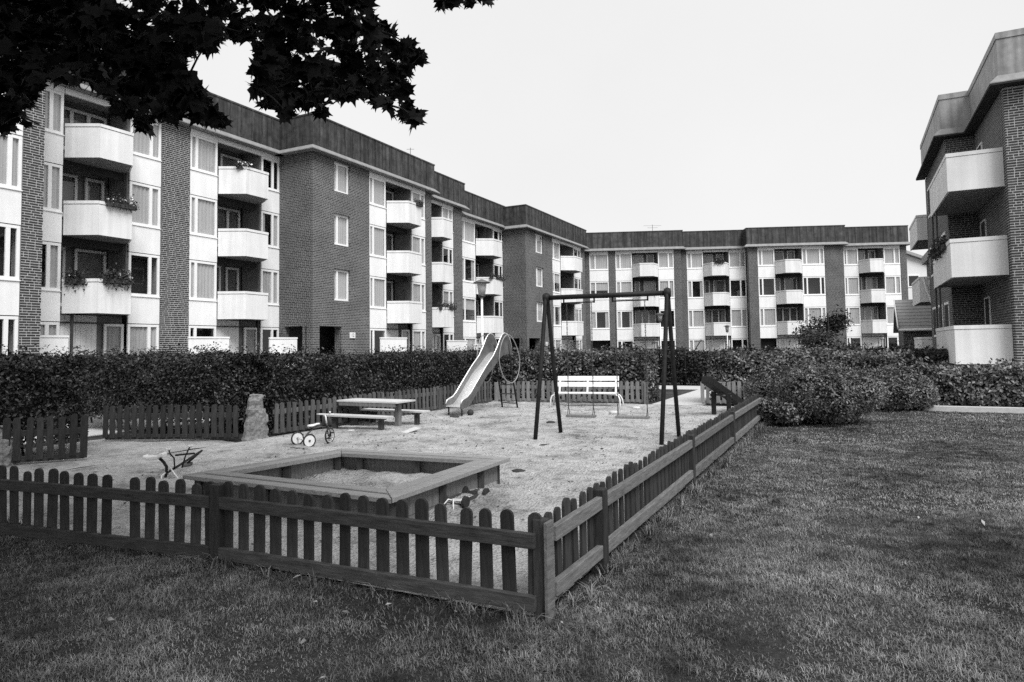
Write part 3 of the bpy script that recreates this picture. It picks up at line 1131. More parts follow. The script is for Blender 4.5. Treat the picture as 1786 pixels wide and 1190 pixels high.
def gable_house():
    root = empty('gable_house', 'pale rendered gable house far off behind the back row', 'house', (42.5, 75.0, -0.6), R(-4))
    m = MB()
    prof = [(-9.5, 0), (9.5, 0), (9.5, 8.9), (0, 12.5), (-9.5, 8.9)]
    k = len(prof)
    m.v = [(x, 0, z) for x, z in prof] + [(x, 12, z) for x, z in prof]
    m.f = [tuple(range(k)), tuple(reversed(range(k, 2 * k)))] + [(i, i + k, (i + 1) % k + k, (i + 1) % k) for i in range(k)]
    m.build('wall', 'house_render', root)
    for sg in (-1, 1):
        q = MB()
        q.hexa([(0.001 * sg, -0.5, 12.52), (sg * 10.2, -0.5, 8.65), (sg * 10.2, 12.5, 8.65), (0.001 * sg, 12.5, 12.52)], [(0.001 * sg, -0.5, 12.85), (sg * 10.2, -0.5, 8.98), (sg * 10.2, 12.5, 8.98), (0.001 * sg, 12.5, 12.85)])
        q.build('roof', 'roof_tile', root)
    for x in (2.3, 5.4):
        f = MB().box(x - 0.65, x + 0.65, -0.06, -0.004, 8.2, 9.6).build('window', 'frame_white', root)
        MB().box(x - 0.52, x + 0.52, -0.07, -0.061, 8.33, 9.47).build('pane', 'core_dark', f)


gable_house()


def shed():
    root = empty('shed', 'low shed with a tiled roof and white gutter between the far balconies', 'shed', P(43.5, 0), RZ_A)
    MB().box(0, 4.2, -7.5, -2.75, -0.6, 2.2).build('wall', 'brickwork', root)
    m = MB()
    for r_ in range(9):                                   # courses of tiles, each lapping the one below
        t0, t1 = r_ / 9, (r_ + 1.25) / 9
        m.hexa([(-0.4 + 2.5 * t0, -7.7, 2.2 + 1.75 * t0), (-0.4 + 2.5 * t1, -7.7, 2.2 + 1.75 * t1 - 0.05), (-0.4 + 2.5 * t1, -2.5, 2.2 + 1.75 * t1 - 0.05), (-0.4 + 2.5 * t0, -2.5, 2.2 + 1.75 * t0)],
               [(-0.4 + 2.5 * t0, -7.7, 2.27 + 1.75 * t0), (-0.4 + 2.5 * t1, -7.7, 2.27 + 1.75 * t1 - 0.05), (-0.4 + 2.5 * t1, -2.5, 2.27 + 1.75 * t1 - 0.05), (-0.4 + 2.5 * t0, -2.5, 2.27 + 1.75 * t0)])
    m.build('roof', 'roof_tile', root)
    MB().hexa([(2.1, -7.7, 3.9), (4.7, -7.7, 2.1), (4.7, -2.5, 2.1), (2.1, -2.5, 3.9)], [(2.1, -7.7, 4.0), (4.7, -7.7, 2.2), (4.7, -2.5, 2.2), (2.1, -2.5, 4.0)]).build('roof', 'roof_tile', root)
    MB().tube([(-0.45, -7.7, 2.2), (-0.45, -2.5, 2.2)], 0.07, 8).build('gutter', 'frame_white', root, smooth=True)
    MB().bar((-0.45, -2.47, 2.3), (2.1, -2.47, 4.05), 0.05, 0.14).build('verge_board', 'frame_white', root)


shed()

# house number plates by the two porches
for (u, w_, z, which) in ((26.75, -22.35, 2.28, 'beside the near brick porch'), (49.2, -21.5, 1.8, 'beside the far brick porch')):
    o = P(u, w_ + 0.03, z)
    sg = empty('number_sign', 'small white house number plate on the wall ' + which, 'sign', o, RZ_A)
    MB().box(-0.2, 0.2, -0.02, 0.02, -0.14, 0.14).build('plate', 'sign_white', sg)
    cu = bpy.data.curves.new('digits', 'FONT')
    cu.body = '12'
    cu.size = 0.24
    cu.align_x = 'CENTER'
    cu.align_y = 'CENTER'
    cu.extrude = 0.003
    cu.materials.append(MATS['sign_ink'])
    tmp = bpy.data.objects.new('digits', cu)
    COL.objects.link(tmp)
    me_ = bpy.data.meshes.new_from_object(tmp)
    bpy.data.objects.remove(tmp)
    t_ = bpy.data.objects.new('digits', me_)
    COL.objects.link(t_)
    t_.parent = sg
    t_.location = (0, -0.024, 0)
    t_.rotation_euler = (math.pi / 2, 0, 0)

# ------------------------------------------------------------------ foliage helpers
def leaf_mesh(name, pts, nrm, size, material, aspect=0.55, droop=0.0, seed=1, jitter=0.7, vary=0.4):
    """many small folded leaves as one mesh: pts (n,3), nrm (n,3)"""
    rs = np.random.RandomState(seed)
    n = len(pts)
    nr = nrm + jitter * rs.normal(size=(n, 3))
    nr /= np.linalg.norm(nr, axis=1)[:, None] + 1e-9
    t1 = np.cross(nr, rs.normal(size=(n, 3)))
    t1[:, 2] -= droop
    t1 -= nr * np.sum(t1 * nr, axis=1)[:, None]
    t1 /= np.linalg.norm(t1, axis=1)[:, None] + 1e-9
    t2 = np.cross(nr, t1)
    s = size * (1 + vary * rs.uniform(-1, 1, n))[:, None]
    a = pts - t1 * s * 0.5
    b = pts + t2 * s * 0.5 * aspect + nr * s * 0.10 - t1 * s * 0.05
    c = pts + t1 * s * 0.5
    d = pts - t2 * s * 0.5 * aspect + nr * s * 0.10 - t1 * s * 0.05
    v = np.stack([a, b, c, d], axis=1).reshape(-1, 3)
    me = bpy.data.meshes.new(name)
    me.vertices.add(4 * n)
    me.vertices.foreach_set('co', v.astype(np.float32).ravel())
    idx = np.arange(n) * 4
    tri = np.stack([idx, idx + 1, idx + 2, idx, idx + 2, idx + 3], axis=1).ravel()
    me.loops.add(6 * n)
    me.loops.foreach_set('vertex_index', tri.astype(np.int32))
    me.polygons.add(2 * n)
    me.polygons.foreach_set('loop_start', np.arange(2 * n, dtype=np.int32) * 3)
    me.polygons.foreach_set('loop_total', np.full(2 * n, 3, dtype=np.int32))
    me.materials.append(MATS[material])
    me.update(calc_edges=True)
    me.validate()
    return me


def link(name, me, parent=None):
    o = bpy.data.objects.new(name, me)
    COL.objects.link(o)
    o.parent = parent
    return o


def hedge(label, pts, width, h, n_per_m2, leaf=0.07, material='leaf_hedge', z0=0.0, bottom=0.0, seed=1, wob=0.10, cat='hedge', name='hedge', group=None):
    """clipped hedge along a polyline of grid points (u, w): leaf shell round a dark core of twigs"""
    P2 = [Vector(P(*p)) for p in pts]
    o0 = P2[0]
    root = empty(name, label, cat, (o0.x, o0.y, 0), 0, group)
    rs = np.random.RandomState(seed)
    allp, alln = [], []
    core = MB()
    for k in range(len(P2) - 1):
        a, b = P2[k] - o0, P2[k + 1] - o0
        d = b - a
        L = d.length
        d = d.normalized()
        nn = Vector((-d.y, d.x, 0))
        hw = width / 2
        n = int(L * (2 * h + width) * n_per_m2)
        s = rs.uniform(-0.15, L + 0.15, n)
        r = rs.uniform(0, 2 * (h - bottom) + width, n)
        side = np.where(r < h - bottom, -1, np.where(r < h - bottom + width, 0, 1))
        zz = np.where(side == -1, bottom + r, np.where(side == 0, h, bottom + r - (h - bottom) - width))
        yy = np.where(side == -1, -hw, np.where(side == 0, r - (h - bottom) - hw, hw))
        bulge = np.array([vnoise(a.x + d.x * si + 3, a.y + d.y * si + zi * 1.7, 1.1, seed) * 0.7 + vnoise(si * 1.3, zi * 2 + yi, 3.3, seed + 2) * 0.5 for si, zi, yi in zip(s, zz, yy)])
        inn = -np.abs(rs.normal(0, 0.09, n)) + bulge * wob
        inn = np.where(rs.uniform(size=n) < 0.09, inn + rs.uniform(0.03, 0.20, n), inn)
        # rounded shoulders
        fall = np.clip((zz - (h - 0.22)) / 0.22, 0, 1) ** 2
        yyo = yy + np.where(side == -1, -inn, np.where(side == 1, inn, 0)) * 1.0
        yyo = np.where(side == 0, yyo, yyo * (1 - 0.13 * fall))
        zzo = zz + np.where(side == 0, inn - 0.10 * (np.abs(yy) / hw) ** 3, 0) + 0.02 * rs.normal(size=n)
        px = a.x + d.x * s + nn.x * yyo
        py = a.y + d.y * s + nn.y * yyo
        pz = zzo + z0
        allp.append(np.stack([px, py, pz], 1))
        nv = np.stack([np.where(side == 0, 0, nn.x * side), np.where(side == 0, 0, nn.y * side), np.where(side == 0, 1, 0.45)], 1)
        alln.append(nv)
        # core
        q = hw - 0.20
        a_, b_ = (a + d * 0.2 if k == 0 else a), (b - d * 0.2 if k == len(P2) - 2 else b)
        c1 = [a_ - nn * q, b_ - nn * q, b_ + nn * q, a_ + nn * q]
        nc = int(width * (h - bottom) * n_per_m2 * 1.2)
        for e_, sg_ in ((a, -1), (b, 1)):
            yy_ = rs.uniform(-hw, hw, nc) * 0.95
            zz_ = rs.uniform(bottom, h, nc)
            oo = sg_ * (0.08 - np.abs(rs.normal(0, 0.10, nc)) + 0.1 * np.array([vnoise(p_, q_, 2.4, seed + 3) for p_, q_ in zip(yy_, zz_)]))
            allp.append(np.stack([e_.x + d.x * oo + nn.x * yy_, e_.y + d.y * oo + nn.y * yy_, zz_ + z0], 1))
            alln.append(np.tile(np.array([[d.x * sg_, d.y * sg_, 0.45]]), (nc, 1)))
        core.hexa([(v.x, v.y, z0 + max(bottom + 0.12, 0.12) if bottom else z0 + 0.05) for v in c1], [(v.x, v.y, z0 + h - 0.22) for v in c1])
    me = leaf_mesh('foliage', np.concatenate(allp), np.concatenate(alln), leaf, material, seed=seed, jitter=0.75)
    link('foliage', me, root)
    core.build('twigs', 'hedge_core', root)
    st = MB()
    for k in range(len(P2) - 1):
        a, b = P2[k] - o0, P2[k + 1] - o0
        n = int((b - a).length / 0.35)
        for i in range(n):
            q = a.lerp(b, (i + 0.5) / max(n, 1))
            dx, dy = rs.uniform(-0.2, 0.2, 2)
            st.tube([(q.x + dx, q.y + dy, z0 - 0.03), (q.x + dx * 1.6, q.y + dy * 1.6, z0 + 0.5), (q.x + dx * 0.5, q.y + dy, z0 + h * 0.8)], [0.02, 0.015, 0.008], 5)
    st.build('stem', 'bark', root)
    return root


def shrub(label, x, y, rx, ry, h, n, leaf=0.06, material='leaf_rose', seed=1, lobes=9, group=None, cat='bush', name='rose_bush'):
    root = empty(name, label, cat, (x, y, 0), 0, group)
    rs = np.random.RandomState(seed)
    # lumpy dome made of overlapping mounds
    cen = [(0, 0, h * 0.42, rx * 0.72, ry * 0.72, h * 0.55)]
    for i in range(lobes):
        a = 2 * math.pi * i / lobes + rs.uniform(-0.3, 0.3)
        q = rs.uniform(0.45, 0.7)
        cen.append((rx * q * math.cos(a), ry * q * math.sin(a), h * rs.uniform(0.25, 0.62), rx * rs.uniform(0.30, 0.42), ry * rs.uniform(0.30, 0.42), h * rs.uniform(0.26, 0.36)))
    pts, nrm = [], []
    per = n // len(cen)
    for j, (cx, cy, cz, ax, ay, az) in enumerate(cen):
        k = per * (3 if j == 0 else 1)
        d = rs.normal(size=(k, 3))
        d /= np.linalg.norm(d, axis=1)[:, None]
        rr = 1 - np.abs(rs.normal(0, 0.13, k)) + np.where(rs.uniform(size=k) < 0.08, rs.uniform(0.0, 0.22, k), 0)
        nzv = np.array([vnoise(e[0] * 2 + e[2], e[1] * 2 - e[2] * 1.3, 2.3, seed + j) for e in d])
        rr = rr * (1 + 0.13 * nzv)
        p = np.stack([cx + d[:, 0] * ax * rr, cy + d[:, 1] * ay * rr, np.maximum(cz + d[:, 2] * az * rr, 0.03 + 0.1 * rs.uniform(size=k))], 1)
        keep = np.ones(k, bool)
        for i2, (ex, ey, ez, bx, by, bz) in enumerate(cen):
            if i2 != j:
                keep &= ((p[:, 0] - ex) / bx) ** 2 + ((p[:, 1] - ey) / by) ** 2 + ((p[:, 2] - ez) / bz) ** 2 > 0.55
        pts.append(p[keep])
        dd = d[keep].copy()
        dd[:, 2] += 0.35
        nrm.append(dd)
    link('foliage', leaf_mesh('foliage', np.concatenate(pts), np.concatenate(nrm), leaf, material, seed=seed + 5, jitter=0.7), root)
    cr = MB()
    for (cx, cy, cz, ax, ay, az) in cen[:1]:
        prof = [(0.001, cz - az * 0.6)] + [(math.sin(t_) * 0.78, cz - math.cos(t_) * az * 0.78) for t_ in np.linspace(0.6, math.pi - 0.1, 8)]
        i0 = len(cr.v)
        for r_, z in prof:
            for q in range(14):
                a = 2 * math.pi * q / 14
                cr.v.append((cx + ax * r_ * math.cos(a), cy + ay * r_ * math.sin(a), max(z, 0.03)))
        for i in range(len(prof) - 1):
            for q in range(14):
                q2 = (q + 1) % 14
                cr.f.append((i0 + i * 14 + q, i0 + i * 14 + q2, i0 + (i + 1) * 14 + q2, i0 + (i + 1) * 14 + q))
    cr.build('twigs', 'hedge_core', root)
    st = MB()
    for i in range(14):
        a = rs.uniform(0, 6.28)
        q = rs.uniform(0.1, 0.45)
        st.tube([(0.25 * rx * math.cos(a), 0.25 * ry * math.sin(a), -0.03), (rx * q * math.cos(a), ry * q * math.sin(a), h * 0.35), (rx * q * 1.6 * math.cos(a), ry * q * 1.6 * math.sin(a), h * 0.7)], [0.015, 0.011, 0.006], 5)
    st.build('stem', 'bark', root)
    return root


# ------------------------------------------------------------------ hedges and bushes
hedge('dark hedge overhanging the gate at the left edge of the picture', [(3.6, -12.75), (6.55, -11.05)], 1.2, 1.50, 2000, 0.055, bottom=0.22, seed=3, wob=0.14)
hedge('hedge arching over the light gap of the gateway at left', [(9.6, -18.5), (9.4, -14.2)], 1.0, 1.47, 1700, 0.06, bottom=0.62, seed=14, wob=0.15)
hedge('tall hedge behind the short fence between gate and granite post', [(9.0, -14.3), (9.0, -10.2)], 1.2, 1.47, 2000, 0.055, bottom=0.25, seed=4, wob=0.13)
hedge('long dark hedge behind the picnic table and the slide', [(9.4, -10.15), (18.6, -10.15)], 1.15, 1.43, 1700, 0.058, seed=5, wob=0.10)
hedge('hedge behind the white bench', [(18.45, -9.6), (18.45, -5.0)], 1.1, 1.40, 1000, 0.08, seed=6, wob=0.12, material='leaf_rose')
hedge('hedge beside the path, right of the swing frame', [(18.8, -3.2), (18.9, 1.2)], 1.5, 1.33, 1000, 0.08, seed=7, wob=0.16, material='leaf_rose')
hedge('leafy hedge behind the kerb below the right-hand balconies', [(18.85, 1.1), (18.85, 10.5)], 1.45, 0.98, 1300, 0.085, seed=8, wob=0.18, material='leaf_rose')
hedge('distant low hedge across the far end of the path', [(27.5, -12), (27.5, 9)], 1.2, 1.28, 500, 0.11, seed=9, wob=0.14)
shrub('big rounded rose bush at the far end of the right-hand fence', 6.12, 13.35, 1.16, 1.12, 1.2, 34000, 0.05, seed=21, lobes=12)
shrub('second rose bush, right of and behind the big one', 8.75, 15.6, 1.0, 0.9, 1.08, 24000, 0.05, seed=22, lobes=11)
shrub('rose bush pressed between the big bush and the back fence', 7.0, 16.6, 1.6, 1.0, 1.2, 18000, 0.055, seed=23)
shrub('small scrubby bush at the foot of the last fence post', 5.15, 12.95, 0.55, 0.5, 0.55, 3000, 0.06, seed=24)


# ------------------------------------------------------------------ trees
def small_tree():
    x, y = 10.3, 22.0
    root = empty('small_tree', 'small round tree rising over the hedge in front of the back row', 'tree', (x, y, 0))
    rs = np.random.RandomState(31)
    tk = MB()
    tk.tube([(0, 0, -0.1), (0.02, 0, 0.6), (-0.02, 0.02, 1.3), (0.03, 0, 2.0), (0.02, 0, 2.5)], [0.075, 0.065, 0.05, 0.03, 0.012], 8)
    ends = []
    for i in range(44):
        a = i * 2.4 + rs.uniform(-0.3, 0.3)
        z = 0.75 + 1.3 * ((i * 0.618) % 1.0)
        L = rs.uniform(0.5, 0.98) * (1 - 0.33 * abs(z - 1.45))
        e = (L * math.cos(a), L * math.sin(a), z + rs.uniform(0.1, 0.55))
        md = (e[0] * 0.5, e[1] * 0.5, z + (e[2] - z) * 0.35)
        tk.tube([(0, 0, z), md, e], [0.018, 0.012, 0.004], 5)
        ends += [md, e, e]
    tk.build('trunk', 'bark', root)
    c = np.array(ends)[rs.randint(0, len(ends), 9000)]
    p = c + rs.normal(size=c.shape) * np.array([0.15, 0.15, 0.14])
    nv = p - np.array([0, 0, 1.3])
    nv[:, 2] += 0.4
    link('crown', leaf_mesh('crown', p, nv, 0.085, 'leaf_tree', seed=33, jitter=0.8), root)


small_tree()

MAPLE = []
for a, r_ in [(0, 1.0), (13, 0.62), (24, 0.56), (34, 0.70), (46, 0.60), (58, 0.92), (70, 0.58), (84, 0.50), (97, 0.56), (112, 0.66), (128, 0.42), (150, 0.30), (172, 0.22)]:
    MAPLE.append((a, r_))
MAPLE = [(R(90 - a), r_) for a, r_ in MAPLE] + [(R(90 + a), r_) for a, r_ in reversed(MAPLE[1:])]
MAPLE2 = [(math.cos(t_) * r_, math.sin(t_) * r_) for t_, r_ in MAPLE]


def maple_leaves(name, pts, size, seed):
    """lobed leaves hanging from their twigs"""
    rs = np.random.RandomState(seed)
    n = len(pts)
    sh = np.array(MAPLE2)
    k = len(sh)
    nr = rs.normal(size=(n, 3)) * np.array([0.7, 0.7, 0.45]) + np.array([0, -0.55, 0.55])
    nr /= np.linalg.norm(nr, axis=1)[:, None]
    tip = rs.normal(size=(n, 3)) * 0.7 + np.array([0.15, -0.1, -0.75])
    tip -= nr * np.sum(tip * nr, axis=1)[:, None]
    tip /= np.linalg.norm(tip, axis=1)[:, None]
    sd_ = np.cross(tip, nr)
    s = size * rs.uniform(0.65, 1.15, n)
    v = np.zeros((n, k + 1, 3))
    v[:, 0] = pts
    fold = rs.uniform(0.02, 0.22, n)
    for j in range(k):
        x, y = sh[j]
        v[:, j + 1] = pts + sd_ * (x * s)[:, None] + tip * (y * s)[:, None] - nr * (s * fold * (x * x + 0.4 * y * y))[:, None]
    base = (np.arange(n) * (k + 1))[:, None]
    j = np.arange(k)
    tri = np.stack([np.zeros(k, int), 1 + j, 1 + (j + 1) % k], 1).ravel()[None, :]
    idx = (base + tri).ravel()
    me = bpy.data.meshes.new(name)
    me.vertices.add(n * (k + 1))
    me.vertices.foreach_set('co', v.astype(np.float32).ravel())
    me.loops.add(len(idx))
    me.loops.foreach_set('vertex_index', idx.astype(np.int32))
    me.polygons.add(n * k)
    me.polygons.foreach_set('loop_start', np.arange(n * k, dtype=np.int32) * 3)
    me.polygons.foreach_set('loop_total', np.full(n * k, 3, dtype=np.int32))
    me.materials.append(MATS['leaf_maple'])
    me.update(calc_edges=True)
    return me


def maple():
    tx, ty = -5.2, 1.0
    root = empty('maple_tree', 'maple whose black leafy branches hang into the top left of the picture', 'tree', (tx, ty, 0))
    rs = np.random.RandomState(41)
    tr = MB()
    tr.tube([(0, 0, -0.1), (0.03, 0, 0.8), (0.0, 0.05, 2.4), (0.1, 0, 4.0), (0.1, 0.1, 6.0), (0.2, 0.1, 8.5), (0.2, 0.1, 10)], [0.33, 0.27, 0.24, 0.21, 0.16, 0.09, 0.03], 12)
    tr.build('trunk', 'bark', root)
    limb = MB()
    # main limbs: (start height, end point in world coordinates)
    ends = [((0, 0, 3.2), (-2.6, 5.2, 3.9)), ((0, 0, 3.4), (-0.9, 4.3, 3.75)), ((0, 0, 3.1), (-4.4, 6.2, 3.7)), ((0, 0, 3.6), (-3.6, 3.4, 4.3)), ((0, 0, 4.0), (-1.5, 3.0, 5.0)),
            ((0, 0, 4.2), (-2.0, 6.5, 6.2)), ((0, 0, 4.6), (-8.5, 5.5, 6.0)), ((0, 0, 4.6), (-8.2, 1.0, 6.0)), ((0, 0, 4.4), (-4.5, 0.6, 6.0)), ((0, 0, 6), (-6.0, 5.5, 8.5)), ((0, 0, 6), (-4.2, 3.4, 8.2)), ((0, 0, 6.2), (-7.6, 3.0, 8.6))]
    for st, e in ends:
        e = Vector((e[0] - tx, e[1] - ty, e[2]))
        st = Vector(st)
        md = st.lerp(e, 0.5) + Vector((0, 0, 0.35))
        limb.tube([st, st.lerp(md, 0.5) + Vector((0, 0, 0.1)), md, md.lerp(e, 0.5) + Vector((0, 0, 0.08)), e], [0.07, 0.055, 0.035, 0.02, 0.008], 7)
    pts = []
    cl = []
    # branch tips that hang into view: small sprays of leaves, each a ball of given centre and radius (world metres)
    for (x, y, z, r_, n) in SPRAYS:
        n = 24 if n > 4 else 5
        c = Vector((x - tx, y - ty, z))
        d = rs.normal(size=(n, 3))
        d /= np.linalg.norm(d, axis=1)[:, None]
        q = d * (rs.uniform(0, 1, n) ** 0.45)[:, None] * r_ * np.array([1, 1, 0.8])
        pts.append(np.array(c)[None, :] + q)
        cl.append(c)
    # unseen rest of the crown, shifted and thickened to shade lawn and low sprays
    n = 48000
    d = rs.normal(size=(n, 3))
    d /= np.linalg.norm(d, axis=1)[:, None]
    q = d * (rs.uniform(0.0, 1, n) ** 0.4)[:, None] * np.array([5.4, 4.6, 2.4]) + np.array([1.9, -0.6, 7.7])
    link('shade_crown', leaf_mesh('shade_crown', q, d + np.array([0, 0, 1.0]), 0.17, 'leaf_maple', aspect=0.9, seed=44), root)
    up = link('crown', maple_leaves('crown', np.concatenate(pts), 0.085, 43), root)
    # twigs: every spray hangs on its nearest neighbour that lies closer to the trunk
    for c in cl:
        best = None
        for b in cl:
            if b is not c and b.length < c.length - 0.02:
                dd = (b - c).length
                if dd < 0.22 and (best is None or dd < best[0]):
                    best = (dd, b)
        if best:
            b = best[1]
            limb.tube([b, b.lerp(c, 0.5) + Vector((0, 0, 0.015)), c], [0.006, 0.005, 0.003], 5)
    limb.build('limb', 'bark', root, smooth=True)


